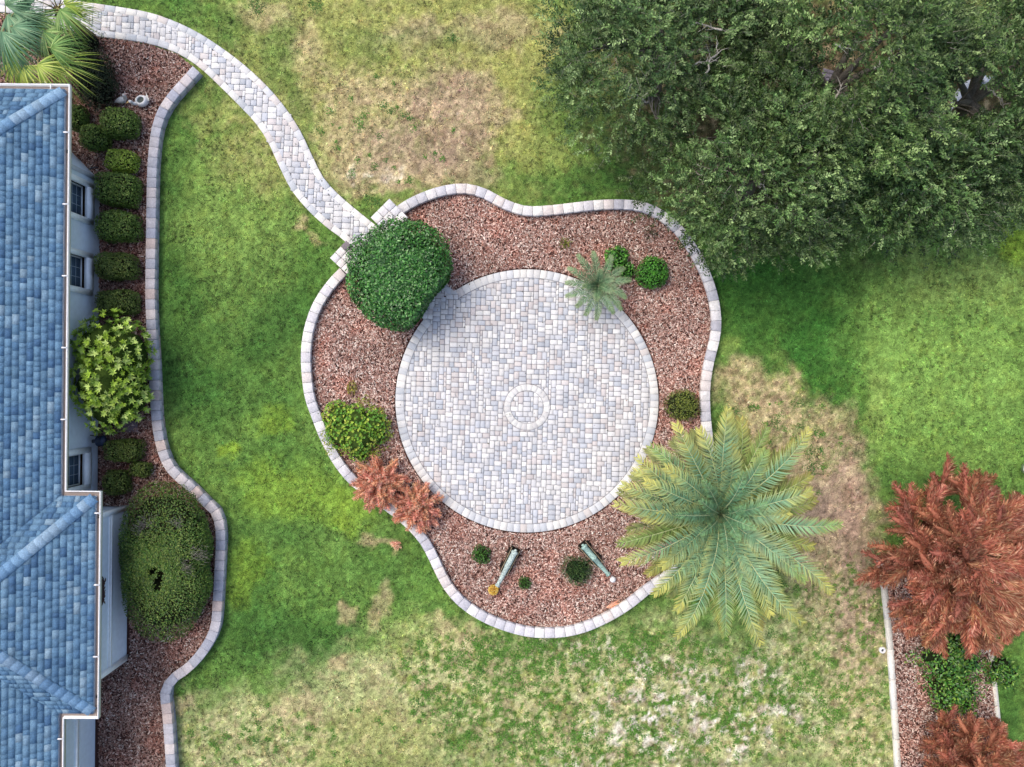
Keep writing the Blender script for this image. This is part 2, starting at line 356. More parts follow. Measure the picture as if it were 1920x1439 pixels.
xs = np.concatenate([[-600, -300, -150, -80, -50, -35], np.arange(-28, -17.5, .4), np.arange(-17.5, 17.51, 0.065), np.arange(17.9, 28.1, .4), [35, 50, 80, 150, 300, 600]])
ys = np.concatenate([[-600, -300, -150, -80, -50, -35], np.arange(-26, -13.4, .4), np.arange(-13.4, 13.41, 0.065), np.arange(13.8, 26.1, .4), [35, 50, 80, 150, 300, 600]])
X, Y = np.meshgrid(xs, ys); X = X.ravel(); Y = Y.ravel()
px, py = PX(X, Y); col, bare, sp = lawn(px, py)
far = sstep(17.0, 21.0, np.maximum(np.abs(X), np.abs(Y) * 1.3))[:, None]; col = col * (1 - far) + far * C(104, 136, 66) * (.8 + .4 * fbm(X * .3, Y * .3, 91)[:, None])
Z = -0.045 + 0.03 * fbm(X * 1.5, Y * 1.5, 60) + 0.01 * fbm(X * 8, Y * 8, 63)
g = Geo(); nx, ny = len(xs), len(ys)
ii, jj = np.meshgrid(np.arange(nx - 1), np.arange(ny - 1)); a = (jj * nx + ii).ravel()
g.quads(np.column_stack([X, Y, Z]), np.stack([a, a + 1, a + 1 + nx, a + nx], 1), col * 0.93)
setting("ground", g, M_ground, smooth=True, label="patchy lawn ground, green, dry and sandy in places")

# grass blades
n = 150000
X = rng.uniform(-17, 17, n); Y = rng.uniform(-13, 13, n); px, py = PX(X, Y)
k = ~masked(px, py); X, Y, px, py = X[k], Y[k], px[k], py[k]
col, bare, sp = lawn(px, py)
k = rng.random(len(X)) > bare * .35; X, Y, col, bare = X[k], Y[k], col[k], bare[k]
nt = len(X); br = rng.choice([.42, .62, .9, 1.2, 1.6, 2.1], nt, p=[.18, .2, .2, .19, .15, .08]) * np.where(rng.random(nt) < .3 * bare, 1.3, 1.0)
ht = rng.uniform(.7, 1.3, nt); tl = 1 + rng.normal(0, .08, (nt, 3)); nb_ = 5; ti = np.repeat(np.arange(nt), nb_); m = len(ti)
a = rng.uniform(0, 2 * math.pi, m); D = nrm(np.column_stack([np.cos(a), np.sin(a), rng.uniform(.2, 1.0, m)]))
L = rng.uniform(.04, .085, m) * ht[ti]; W = rng.uniform(.012, .024, m); S = np.column_stack([-np.sin(a), np.cos(a), np.zeros(m)])
B = np.column_stack([X[ti] + rng.normal(0, .016, m), Y[ti] + rng.normal(0, .016, m), np.full(m, -.03)])
g = Geo(); V = np.stack([B - S * W[:, None] / 2, B + S * W[:, None] / 2, B + D * L[:, None]], 1).reshape(-1, 3)
g.add(V, np.arange(3 * m).reshape(-1, 3), np.repeat(np.clip(col[ti] * (br[:, None] * tl)[ti] * rng.uniform(.85, 1.15, (m, 1)), .005, .9), 3, 0))
setting("grass", g, M_grass, kind="stuff", label="short patchy lawn grass")

# weeds growing through the thin turf
g = Geo(); cl = []
for cx, cy, rx, ry, num in ((1180, 1320, 420, 130, 620), (1100, 1220, 330, 45, 160), (1560, 1220, 130, 170, 70), (860, 1250, 110, 70, 46), (1500, 820, 110, 120, 26), (730, 240, 130, 110, 24), (1600, 1360, 90, 80, 40), (480, 1390, 170, 50, 24), (620, 1370, 200, 60, 24)):
    r = np.sqrt(rng.random(num)); t = rng.random(num) * 6.283
    for x, y, s in zip(cx + rx * r * np.cos(t), cy + ry * r * np.sin(t), rng.uniform(.04, .15, num) ): cl.append((x, y, s, 0))
for x, y, s in ((480, 8, .28), (484, 20, .2), (590, 8, .22), (596, 14, .15), (720, 197, .14), (733, 208, .12), (757, 216, .13), (768, 222, .1), (712, 255, .12), (703, 312, .13), (722, 300, .09), (690, 372, .2), (705, 380, .15), (815, 288, .1), (1110 - 260, 70, .14),
                (1440, 695, .16), (1495, 755, .18), (1412, 765, .13), (1380, 770, .12), (1500, 800, .12), (1455, 795, .16), (1520, 848, .28), (1525, 872, .26), (1518, 890, .22), (1540, 845, .12), (1530, 812, .15), (1012, 1206, .2), (925, 1212, .26), (905, 1262, .22), (895, 1280, .2), (965, 1240, .18),
                (780, 1318, .2), (1150, 1190, .14), (1190, 1180, .18), (1215, 1195, .14), (1445, 1190, .2), (545, 1385, .2), (480, 1440 - 50, .14), (1655, 1130, .3), (1662, 1170, .25), (1653, 1095, .25)): cl.append((x, y, s, 1))
for x, y, s, kind in cl:
    m = int(60 * s / .12); r = s * np.sqrt(rng.random(m)); t = rng.random(m) * 6.283
    c = P(x, y); B = c + np.column_stack([r * np.cos(t), r * np.sin(t), np.full(m, -.02)])
    if masked(np.array([x]), np.array([y]))[0]: continue
    B = c + np.column_stack([rng.normal(0, s * .55, (m, 2)), rng.uniform(-.03, .0, m)])
    D = np.column_stack([rng.normal(0, 1, (m, 2)), rng.uniform(.0, .5, m)])
    cc = C(*((66, 120, 38) if kind else (90, 142, 46))) * rng.uniform(.5, 1.5, (m, 1))
    g.leaves(B, D, np.tile([0, 0, 1.0], (m, 1)) + rng.normal(0, .3, (m, 3)), rng.uniform(.03, .06, m), rng.uniform(.015, .03, m), cc)
setting("lawn_weeds", g, M_leaf, kind="stuff", label="dark green weeds scattered through the thin turf")

# ------------------------------------------------------------------ mulch
def flatpoly(poly, z, col):
    from mathutils.geometry import tessellate_polygon
    from mathutils import Vector
    p = np.array([P(a, b)[:2] for a, b in poly]); t = tessellate_polygon([[Vector((a, b, 0)) for a, b in p]])
    g = Geo(); g.add(np.column_stack([p, np.full(len(p), z)]), np.array(t), col); return g
MULPAL = np.array([C(*c) for c in ((150, 114, 102), (176, 140, 128), (122, 90, 82), (202, 172, 160), (224, 202, 188), (98, 72, 66), (186, 150, 138), (240, 226, 214), (162, 116, 100))])
def chips(poly, dens, dark, excl=None, z=.05, pale=1.0):
    p = np.array(poly); x0, y0 = p.min(0); x1, y1 = p.max(0); x0 = max(x0, -30); y1 = min(y1, 1480); y0 = max(y0, -30)
    n = int((x1 - x0) * (y1 - y0) / 3600 * dens)
    a = rng.uniform(x0, x1, n); b = rng.uniform(y0, y1, n); k = inpoly(a, b, p)
    if excl is not None: k &= ~excl(a, b)
    a, b = a[k], b[k]; n = len(a)
    X, Y = (a - 960) / 60, (719.5 - b) / 60
    t = rng.uniform(0, math.pi, n); L = rng.uniform(.02, .05, n); W = rng.uniform(.010, .019, n)
    D = np.column_stack([np.cos(t), np.sin(t), rng.normal(0, .35, n)]); D = nrm(D)
    S = nrm(np.column_stack([-np.sin(t), np.cos(t), rng.normal(0, .5, n)])); N = np.cross(D, S)
    c = np.column_stack([X, Y, z + rng.uniform(0, .035, n)])
    L, W = L[:, None], W[:, None]
    V = np.stack([c - D * L - S * W, c - D * L + S * W, c + D * L * 1.05 + S * W * .7, c + D * L - S * W * .8, c - D * L * .8 + N * W * .6, c + D * L * .8 + N * W * .6], 1).reshape(-1, 3)
    i = np.arange(n)[:, None] * 6
    F = np.concatenate([i + np.array([q]) for q in ((0, 3, 5), (0, 5, 4), (1, 4, 5), (1, 5, 2), (0, 4, 1), (3, 2, 5))])
    pr = np.array([.16, .16, .11, .15, .12 * pale, .08, .14, .08 * pale, .1]); pr /= pr.sum()
    cc = MULPAL[rng.choice(9, n, p=pr)] * rng.uniform(.75, 1.25, (n, 1))
    big = fbm(X * 1.1, Y * 1.1, 71)[:, None]; red = np.array([1.04, .88, .84])
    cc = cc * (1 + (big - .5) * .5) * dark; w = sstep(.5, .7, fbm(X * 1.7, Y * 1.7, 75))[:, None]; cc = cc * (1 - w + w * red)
    g = Geo(); g.add(V, F, np.repeat(cc, 6, 0)); return g
in_patio = lambda a, b: ((a - PCX) ** 2 + (b - PCY) ** 2 < (PR + 2.5) ** 2) | inpoly(a, b, POLY_PATH)
for poly, dn, dk, ex, lab, pale in ((POLY_BED, 1150, 1.0, in_patio, "red brown bark mulch in the round patio bed", 1.0),
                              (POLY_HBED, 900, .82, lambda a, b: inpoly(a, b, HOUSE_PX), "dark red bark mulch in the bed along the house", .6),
                              (POLY_RBED, 900, .95, None, "bark mulch between the pale edging strips on the right", 1.6)):
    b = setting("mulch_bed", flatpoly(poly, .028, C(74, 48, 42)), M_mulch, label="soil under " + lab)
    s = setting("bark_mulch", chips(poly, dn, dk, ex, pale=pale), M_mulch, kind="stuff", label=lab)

# ------------------------------------------------------------------ pavers
PAVPAL = [C(*c) for c in ((240, 240, 238), (226, 226, 226), (219, 220, 222), (210, 213, 219), (202, 207, 215), (221, 216, 214), (214, 208, 207), (194, 200, 208), (232, 232, 230))]
PAVPAL = [q * .9 for q in PAVPAL]
PAVW = [.15, .18, .17, .14, .1, .09, .06, .05, .06]
def pave(x0, y0, w, h, u, rot, inside):
    nx, ny = int(w / u), int(h / u); occ = np.zeros((nx + 4, ny + 4), bool); out = []
    c, s = math.cos(rot), math.sin(rot)
    for j in range(ny):
        for i in range(nx):
            if occ[i, j]: continue
            opts = random.choices([(3, 2), (2, 3), (2, 2)], [.50, .18, .32], k=3) + [(2, 2), (3, 2), (2, 1), (1, 2), (1, 1)]
            for a, b in opts:
                if not occ[i:i + a, j:j + b].any():
                    occ[i:i + a, j:j + b] = True
                    lx, ly = (i + a / 2) * u, (j + b / 2) * u
                    X, Y = x0 + c * lx - s * ly, y0 + s * lx + c * ly
                    out.append((X, Y, a, b)); break
    o = np.array(out); k = inside(o[:, 0], o[:, 1]); return o[k]
def lay(parent, pavers, u, rot, ztop, nmax=300, h=.05):
    c, s = math.cos(rot), math.sin(rot); ax = np.array([[c, s, 0], [-s, c, 0], [0, 0, 1]])
    d = np.hypot(pavers[:, 0], pavers[:, 1]); order = np.lexsort((d, -pavers[:, 2] * pavers[:, 3]))
    share = {}; g = Geo(); base = LOC[parent.name]
    for r, idx in enumerate(order):
        X, Y, a, b = pavers[idx]; cc = np.array(random.choices(PAVPAL, PAVW)[0]) * random.uniform(.93, 1.07)
        z = ztop + random.uniform(-.003, .003); hf = (a * u / 2 - .006, b * u / 2 - .006, h / 2)
        if r < nmax:
            if (a, b) not in share:
                share[(a, b)] = Geo().box((0, 0, 0), ax, hf, (1, 1, 1), ch=.006).mesh("paver", M_paver)
            o = link("paver", share[(a, b)], parent, tuple(np.array([X, Y, z - h / 2]) - base)); o.color = (*cc, 1)
        else: g.box((X, Y, z - h / 2), ax, hf, cc, ch=.006)
    if g.n: part(parent, "paving", g, M_paverj, stuff=True)
def stone_run(parent, name, line, w0, w1, length, z0, z1, mat, pal, gap=.007, ch=.008, side=1, skip=None, jit=.05, zj=.002):
    """wedge shaped stones along a world-space plan line, between offsets w0..w1 to its left"""
    s = arclen(line); n = max(1, int(round(s[-1] / length))); L = s[-1] / n; objs = []
    for i in range(n):
        a, b = i * L + gap / 2, (i + 1) * L - gap / 2
        p, q = at_len(line, s, a), at_len(line, s, b)
        ta = nrm(at_len(line, s, min(a + .06, s[-1])) - at_len(line, s, max(a - .06, 0))); tb = nrm(at_len(line, s, min(b + .06, s[-1])) - at_len(line, s, max(b - .06, 0)))
        na = np.array([-ta[1], ta[0]]) * side; nb = np.array([-tb[1], tb[0]]) * side
        poly = np.array([p + na * w0, q + nb * w0, q + nb * w1, p + na * w1])
        if skip is not None and skip(poly.mean(0)): continue
        ar = sum(poly[k][0] * poly[(k + 1) % 4][1] - poly[(k + 1) % 4][0] * poly[k][1] for k in range(4))
        if ar < 0: poly = poly[::-1]
        z = z1 + random.uniform(-zj, zj)
        o = part(parent, name, Geo().prism(poly, z0, z, (1, 1, 1), ch), mat)
        cc = np.array(random.choices(pal[0], pal[1])[0]) * random.uniform(1 - jit, 1 + jit); o.color = (*cc, 1); objs.append(o)
    return objs

# path
g = flatpoly(POLY_PATH, .015, C(148, 146, 148))
path = setting("path", g, M_stone, label="curving paved garden path")
wpath = np.array([P(a, b)[:2] for a, b in POLY_PATH]); wpu = np.array([P(a, b)[:2] for a, b in pu]); wpl = np.array([P(a, b)[:2] for a, b in pl])
def dline(X, Y, line):
    d = np.full(len(X), 1e9)
    for k in range(0, len(line), 2): d = np.minimum(d, np.hypot(X - line[k, 0], Y - line[k, 1]))
    return d
pc = P(PCX, PCY)[:2]; pr = PR / 60.0
ins = lambda X, Y: inpoly(X, Y, wpath) & (dline(X, Y, wpu) > .125) & (dline(X, Y, wpl) > .125) & (np.hypot(X - pc[0], Y - pc[1]) > pr - .08) & (X > -17.2)
pv = pave(-17.2, 1.4, 16.2, 11.5, .092, math.radians(-3), ins)
lay(path, pv, .092, math.radians(-3), .048)
BORD = ([C(222, 222, 220), C(208, 211, 214), C(230, 229, 224), C(196, 201, 206), C(214, 208, 204)], [.3, .25, .2, .13, .12])
def offpath(q): return q[0] < -17 or np.hypot(*(q - pc)) < pr - .05
stone_run(path, "border_stone", wpu, .0, .2, .34, .0, .056, M_paver, BORD, side=-1, skip=offpath)
stone_run(path, "border_stone", wpl, .0, .2, .34, .0, .056, M_paver, BORD, side=1, skip=offpath)

# patio
t = np.linspace(0, 2 * math.pi, 121)[:-1]
g = Geo(); g.prism(np.column_stack([pc[0] + (pr - .01) * np.cos(t), pc[1] + (pr - .01) * np.sin(t)]), .0, .035, C(148, 146, 150))
patio = setting("patio", g, M_stone, label="round paved patio with a ring at its middle")
bw = .26; rc = P(988, 763.5)[:2]; ri, ro = .52, .715
_e0, _e1 = P(800, 606)[:2] - pc, P(862, 546)[:2] - pc
_lo, _hi = sorted((math.atan2(_e0[1], _e0[0]), math.atan2(_e1[1], _e1[0])))
def _rlim(X, Y):
    a = np.arctan2(Y - pc[1], X - pc[0]); return np.where((a > _lo - .01) & (a < _hi + .03), pr + .02, pr - .14)
insp = lambda X, Y: (np.hypot(X - pc[0], Y - pc[1]) < _rlim(X, Y)) & ((np.hypot(X - rc[0], Y - rc[1]) > ro - .10) | (np.hypot(X - rc[0], Y - rc[1]) < ri + .09))
pv = pave(pc[0] - pr - .1, pc[1] - pr + .05, 2 * pr + .5, 2 * pr + .2, .078, math.radians(-1.5), insp)
lay(patio, pv, .078, math.radians(-1.5), .072)
circ = lambda c, r: np.column_stack([c[0] + r * np.cos(np.linspace(0, 2 * math.pi, 241)), c[1] + r * np.sin(np.linspace(0, 2 * math.pi, 241))])
e0, e1 = P(800, 606)[:2], P(856, 552)[:2]
def entry(q):
    a = math.atan2(q[1] - pc[1], q[0] - pc[0]); a0 = math.atan2(e0[1] - pc[1], e0[0] - pc[0]); a1 = math.atan2(e1[1] - pc[1], e1[0] - pc[0])
    return min(a0, a1) < a < max(a0, a1)
stone_run(patio, "border_stone", circ(pc, pr), 0, bw, .215, .01, .08, M_paver, BORD, side=1, skip=entry)
stone_run(patio, "ring_stone", circ(rc, ro), 0, ro - ri, .19, .01, .08, M_paver, ([C(226, 226, 222), C(218, 218, 216), C(210, 209, 208)], [.5, .35, .15]), side=1)
def ring_strip(parent, c, r0, r1, z, skip=None):
    a = np.linspace(0, 2 * math.pi, 181); g = Geo()
    for q0, q1 in zip(a[:-1], a[1:]):
        if skip is not None and skip(np.array([c[0] + r0 * math.cos(q0), c[1] + r0 * math.sin(q0)])): continue
        g.quads([(c[0] + r * math.cos(q), c[1] + r * math.sin(q), z) for r, q in ((r0, q0), (r1, q0), (r1, q1), (r0, q1))], [(0, 1, 2, 3)], C(140, 140, 142))
    part(parent, "joint_sand", g, M_stone)
ring_strip(patio, rc, ro, ro + .014, .0772); ring_strip(patio, rc, ri - .012, ri, .0772); ring_strip(patio, pc, pr - bw - .016, pr - bw, .0772, entry)

# ------------------------------------------------------------------ retaining walls
BLK = ([C(226, 224, 224), C(214, 212, 216), C(202, 202, 208), C(222, 214, 210), C(190, 190, 198), C(234, 232, 228)], [.28, .24, .16, .14, .06, .12])
BLK2 = ([C(206, 200, 202), C(196, 194, 200), C(182, 184, 194), C(208, 192, 186), C(170, 174, 188), C(216, 208, 206)], [.26, .22, .18, .14, .1, .1])
def retaining(name, label, line_px, pal, zg):
    line = np.array([P(a, b, WTOP)[:2] for a, b in line_px]); c = np.append(line.mean(0), 0)
    t = thing(name, label, "wall", c)
    stone_run(t, "block", line, -.145, .145, .315, .13, WTOP, M_block, pal, gap=.010, ch=.006, zj=.004)
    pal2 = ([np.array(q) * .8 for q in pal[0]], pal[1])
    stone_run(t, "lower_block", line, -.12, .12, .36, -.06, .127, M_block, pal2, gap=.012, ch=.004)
    return t
retaining("retaining_wall", "pale block wall curving all round the patio's mulch bed", bedw, BLK, 0)
retaining("retaining_wall", "grey block wall between the lawn and the bed along the house", housew, BLK2, 0)

# edging strips right
def strip(label, pts, w, gapat):
    line = catmull(pts, 6); wl = np.array([P(a, b, .08)[:2] for a, b in line]); t = thing("edging_strip", label, "edging", np.append(wl.mean(0), 0))
    stone_run(t, "edging_stone", wl, -w / 2, w / 2, .9, -.05, .09, M_block, ([C(228, 226, 214), C(214, 212, 204), C(232, 230, 222)], [.5, .2, .3]), gap=.006, ch=.01)
strip("cream edging strip left of the bed below the dead red tree", [(1651, 1050), (1654, 1066), (1661, 1120), (1667, 1180), (1672, 1240), (1677, 1320), (1682, 1400), (1687, 1500)], .17, 0)
strip("narrow cream edging strip right of the green shrub, by the frame's edge", [(1852, 1150), (1858, 1215), (1866, 1290), (1873, 1360), (1880, 1440), (1886, 1500)], .14, 0)

# pillars
def pillar(label, cx, cy, side, rot, H, style):
    c = P(cx, cy, H); t = thing("stone_pillar", label, "pillar", (c[0], c[1], 0))
    r = math.radians(rot); ax = np.array([[math.cos(r), math.sin(r), 0], [-math.sin(r), math.cos(r), 0], [0, 0, 1]]); h = side / 2
    part(t, "shaft", Geo().box((c[0], c[1], (H - .08) / 2 - .02), ax, (h * .9, h * .9, (H - .08) / 2), C(196, 194, 198)), M_stone)
    u = side / 3
    cells = [(0, 0, 1, 1)]
    if style: rects = [(-1.5, -1.5, -.45, -.45), (-.45, -1.5, .45, -.5), (.45, -1.5, 1.5, -.45), (-1.5, -.45, -.5, .45), (-.5, -.5, .5, .5), (.5, -.45, 1.5, .45), (-1.5, .45, -.45, 1.5), (-.45, .5, .45, 1.5), (.45, .45, 1.5, 1.5)]
    else: rects = [(-1.5, -1.5, -.5, -.4), (-.5, -1.5, .5, -.5), (.5, -1.5, 1.5, -.4), (-1.5, -.4, -.5, .5), (-.5, -.5, .5, .5), (.5, -.4, 1.5, .5), (-1.5, .5, -.5, 1.5), (-.5, .5, .5, 1.5), (.5, .5, 1.5, 1.5)]
    for i, (a0, b0, a1, b1) in enumerate(rects):
        m = c + ax[0] * (a0 + a1) / 2 * u + ax[1] * (b0 + b1) / 2 * u
        o = part(t, "cap_stone", Geo().box((m[0], m[1], H - .04), ax, ((a1 - a0) / 2 * u - .007, (b1 - b0) / 2 * u - .007, .04), (1, 1, 1), ch=.008), M_block)
        cc = C(*random.choice([(236, 234, 232), (226, 224, 226), (216, 216, 222), (230, 224, 220)]))
        if not style and i == 8: cc = C(132, 124, 128)
        if not style and i == 5: cc = C(170, 162, 160)
        o.color = (*cc, 1)
    if style:
        g = Geo(); g.lathe([(0.0, .0), (.12, .0), (.125, .03), (.105, .05), (.10, .06), (.085, .055), (.0, .05)], C(226, 226, 224), (c[0], c[1], H + .002))
        f = part(t, "light_base", g, M_paint, True)
        a = np.linspace(0, 5.2, 18); g = Geo(); g.tube(np.column_stack([c[0] + (.055 - .004 * a) * np.cos(a), c[1] + (.055 - .004 * a) * np.sin(a), np.full(18, H + .07)]), .009, C(120, 124, 126), 5)
        part(f, "bracket", g, M_metal)
pillar("square pale stone pillar with a round white fitting, right of the path", 730, 408, .82, 45, .55, 1)
pillar("square pale stone pillar with one dark corner stone, left of the path", 650, 483, .74, 47, .55, 0)

# ------------------------------------------------------------------ house
HO = np.array([-12.5, 2.7]); HA = math.radians(-0.55)
def H2(x, y):
    dx, dy = x - HO[0], y - HO[1]; return np.array([HO[0] + dx * math.cos(HA) - dy * math.sin(HA), HO[1] + dx * math.sin(HA) + dy * math.cos(HA)])
def H3(x, y, z): return np.append(H2(x, y), z)
HAX = np.array([[math.cos(HA), math.sin(HA), 0], [-math.sin(HA), math.cos(HA), 0], [0, 0, 1]])
ZE, PT = 2.6, 0.55
EX, NY, BX, BY0, BY1, SY = -12.52, 8.2, -11.55, -3.13, -9.19, -16.0
house = thing("house", "white stucco house with blue grey shingle hip roof at the left", "house", H3(-16, 0, 0))
# walls
WX, BWX = -12.88, -11.92
def wallpanel(g, p, q, z0, z1, holes, col):     # holes as (t0, t1, z0, z1) along p->q
    p = np.array(p, float); q = np.array(q, float); L = np.linalg.norm(q - p); d = (q - p) / L
    ts = sorted({0, L, *[h[0] for h in holes], *[h[1] for h in holes]}); zs = sorted({z0, z1, *[h[2] for h in holes], *[h[3] for h in holes]})
    for a, b in zip(ts[:-1], ts[1:]):
        for c, e in zip(zs[:-1], zs[1:]):
            if any(h[0] <= (a + b) / 2 <= h[1] and h[2] <= (c + e) / 2 <= h[3] for h in holes): continue
            A, B = p + d * a, p + d * b
            g.quads([H3(*A, c), H3(*B, c), H3(*B, e), H3(*A, e)], [(0, 1, 2, 3)], col)
WHITE = np.array([.76, .84, .92]); STUC = np.array([.68, .76, .84])
wins = [5.46, 3.32, -2.58]; GH = .47; GZ0, GZ1 = .86, 2.2
y_c = 6.32
g = Geo(); holes = [(y_c - (w + GH), y_c - (w - GH), GZ0, GZ1) for w in wins]
wallpanel(g, (WX, y_c), (WX, -3.84), -.1, 2.52, holes, STUC)
wallpanel(g, (-14.0, 7.44), (WX, y_c), -.1, 2.52, [], STUC); wallpanel(g, (-26, 7.44), (-14.0, 7.44), -.1, 2.52, [], STUC)
wallpanel(g, (WX, -3.84), (BWX, -3.84), -.1, 2.52, [], WHITE); wallpanel(g, (BWX, -3.84), (BWX, -8.54), -.1, 2.52, [], WHITE)
wallpanel(g, (BWX, -8.54), (WX, -8.54), -.1, 2.52, [], WHITE); wallpanel(g, (WX, -8.54), (WX, SY + .4), -.1, 2.52, [], STUC)
part(house, "wall", g, M_stucco)
def hbox(x0, x1, y0, y1, z0, z1, col, ch=0.0): return Geo().box(H3((x0 + x1) / 2, (y0 + y1) / 2, (z0 + z1) / 2), HAX, (abs(x1 - x0) / 2, abs(y1 - y0) / 2, (z1 - z0) / 2), col, ch)
TR = np.array([.90, .93, .96])
g = hbox(BWX - .02, BWX + .045, -8.50, -3.88, 1.0, 1.09, TR); part(house, "wall_trim", g, M_paint)
part(house, "wall_trim", hbox(BWX - .02, BWX + .03, -8.50, -3.88, 1.12, 1.17, TR), M_paint)
part(house, "wall_trim", hbox(WX - .02, WX + .045, -15.5, -8.6, 1.0, 1.15, TR), M_paint)
part(house, "corner_trim", hbox(BWX - .1, BWX + .05, -8.62, -8.45, -.05, 2.5, TR), M_paint)
part(house, "corner_trim", hbox(BWX - .1, BWX + .05, -3.92, -3.78, -.05, 2.5, TR), M_paint)
part(house, "wall_trim", hbox(WX, BWX - .1, -3.835, -3.79, 1.0, 1.12, TR), M_paint)
# chamfer corner board and a spigot
g = Geo(); q0 = H3(WX + .0, y_c + .0, 1.2); g.box(q0, HAX, (.045, .06, 1.28), C(206, 212, 220)); part(house, "corner_trim", g, M_paint)
g = Geo(); g.tube([H3(WX - .2, 6.6, .35), H3(WX + .02, 6.66, .35), H3(WX + .05, 6.67, .25)], .022, C(60, 62, 66), 6); part(house, "spigot", g, M_metal)
for w in wins:
    a, b = w - GH, w + GH
    W = link("window", (lambda gg: gg.mesh("window", M_paint, LOC[house.name]))(
        hbox(WX - .02, WX + .07, a - .17, a + .0, GZ0 - .34, 2.45, TR)), house)
    part(W, "casing", hbox(WX - .02, WX + .07, b, b + .17, GZ0 - .34, 2.45, TR), M_paint)
    part(W, "casing", hbox(WX - .02, WX + .052, a - .0, b + .0, GZ1, 2.45, TR), M_paint)
    part(W, "sill", hbox(WX - .02, WX + .095, a - .002, b + .002, GZ0 - .34, GZ0 - .005, TR), M_paint)
    part(W, "pane", hbox(WX - .15, WX - .11, a, b, GZ0 - .02, GZ1 + .02, C(86, 108, 134)), M_glass)
    g = Geo()
    for y0, y1, z0, z1, d in ((a, a + .045, GZ0, GZ1, .03), (b - .045, b, GZ0, GZ1, .03), (a + .045, b - .045, GZ0, GZ0 + .05, .03), (a + .045, b - .045, GZ1 - .05, GZ1, .03), (a + .045, b - .045, 1.60, 1.66, .05)):
        h = hbox(WX - .11, WX - .11 + d, y0, y1, z0, z1, C(224, 230, 238)); g.add(h.V[0], h.F[0], h.C[0])
    part(W, "sash", g, M_paint)
    for yy in (a + .33, a + .61): part(W, "muntin", hbox(WX - .112, WX - .10, yy - .008, yy + .008, GZ0 + .05, 1.60, C(168, 184, 200)), M_paint)
    for zz in (1.15, 1.38): part(W, "muntin", hbox(WX - .112, WX - .102, a + .05, b - .05, zz - .008, zz + .008, C(168, 184, 200)), M_paint)
# soffit
plan = [(EX, NY), (EX, BY0), (BX, BY0), (BX, BY1), (EX, BY1), (EX, SY), (-26, SY), (-26, NY)]
from mathutils.geometry import tessellate_polygon
from mathutils import Vector
g = Geo(); g.add([H3(a, b, ZE - .08) for a, b in plan], np.array(tessellate_polygon([[Vector((a, b, 0)) for a, b in plan]])), C(216, 220, 224)); part(house, "soffit", g, M_paint)
# roof faces: (plan polygon, eave origin, along dir, uphill dir)
RX = -19.25; VX = EX - (BY0 - BY1) / 2; MY = (BY0 + BY1) / 2; HX = BX - (BY0 - BY1) / 2
faces = [
 ([(EX, NY), (RX, NY + RX - EX), (RX, MY), (VX, MY), (EX, BY0)], (EX, 0), (0, 1), (-1, 0)),
 ([(EX, BY1), (VX, MY), (RX, MY), (RX, SY), (EX, SY)], (EX, 0), (0, 1), (-1, 0)),
 ([(EX, NY), (-26, NY), (RX, NY + RX - EX)], (0, NY), (1, 0), (0, -1)),
 ([(BX, BY0), (EX, BY0), (VX, MY), (HX, MY)], (0, BY0), (1, 0), (0, -1)),
 ([(BX, BY0), (HX, MY), (BX, BY1)], (BX, 0), (0, 1), (-1, 0)),
 ([(BX, BY1), (HX, MY), (VX, MY), (EX, BY1)], (0, BY1), (1, 0), (0, 1))]
SHPAL = [lin(c) * ALB * np.array([.90, .88, .84]) for c in ((96, 134, 170), (108, 146, 180), (86, 124, 162), (122, 156, 186), (76, 112, 152), (100, 138, 172), (134, 164, 190))]
g = Geo()
def rz(f, x, y): return ZE + PT * ((x - f[1][0]) * f[3][0] + (y - f[1][1]) * f[3][1])
for f in faces:
    V = [H3(x, y, rz(f, x, y)) for x, y in f[0]]; V += [v - np.array([0, 0, .06]) for v in V]; n = len(f[0])
    T = [(0, i, i + 1) for i in range(1, n - 1)]; T += [(n, n + i + 1, n + i) for i in range(1, n - 1)]
    g.add(V, T, C(78, 112, 152))
roof = part(house, "roof", g, M_shingj)
def clip(poly, face):
    c = np.mean(face, 0); out = list(poly)
    for i in range(len(face)):
        a, b = np.array(face[i]), np.array(face[(i + 1) % len(face)]); nrmv = np.array([-(b - a)[1], (b - a)[0]])
        if nrmv @ (c - a) < 0: nrmv = -nrmv
        new = []
        for k in range(len(out)):
            p, q = np.array(out[k]), np.array(out[(k + 1) % len(out)]); dp, dq = nrmv @ (p - a), nrmv @ (q - a)
            if dp >= 0: new.append(p)
            if (dp >= 0) != (dq >= 0): new.append(p + (q - p) * dp / (dp - dq))
        out = new
        if len(out) < 3: return []
    return out
EXPO = .147; sh = []
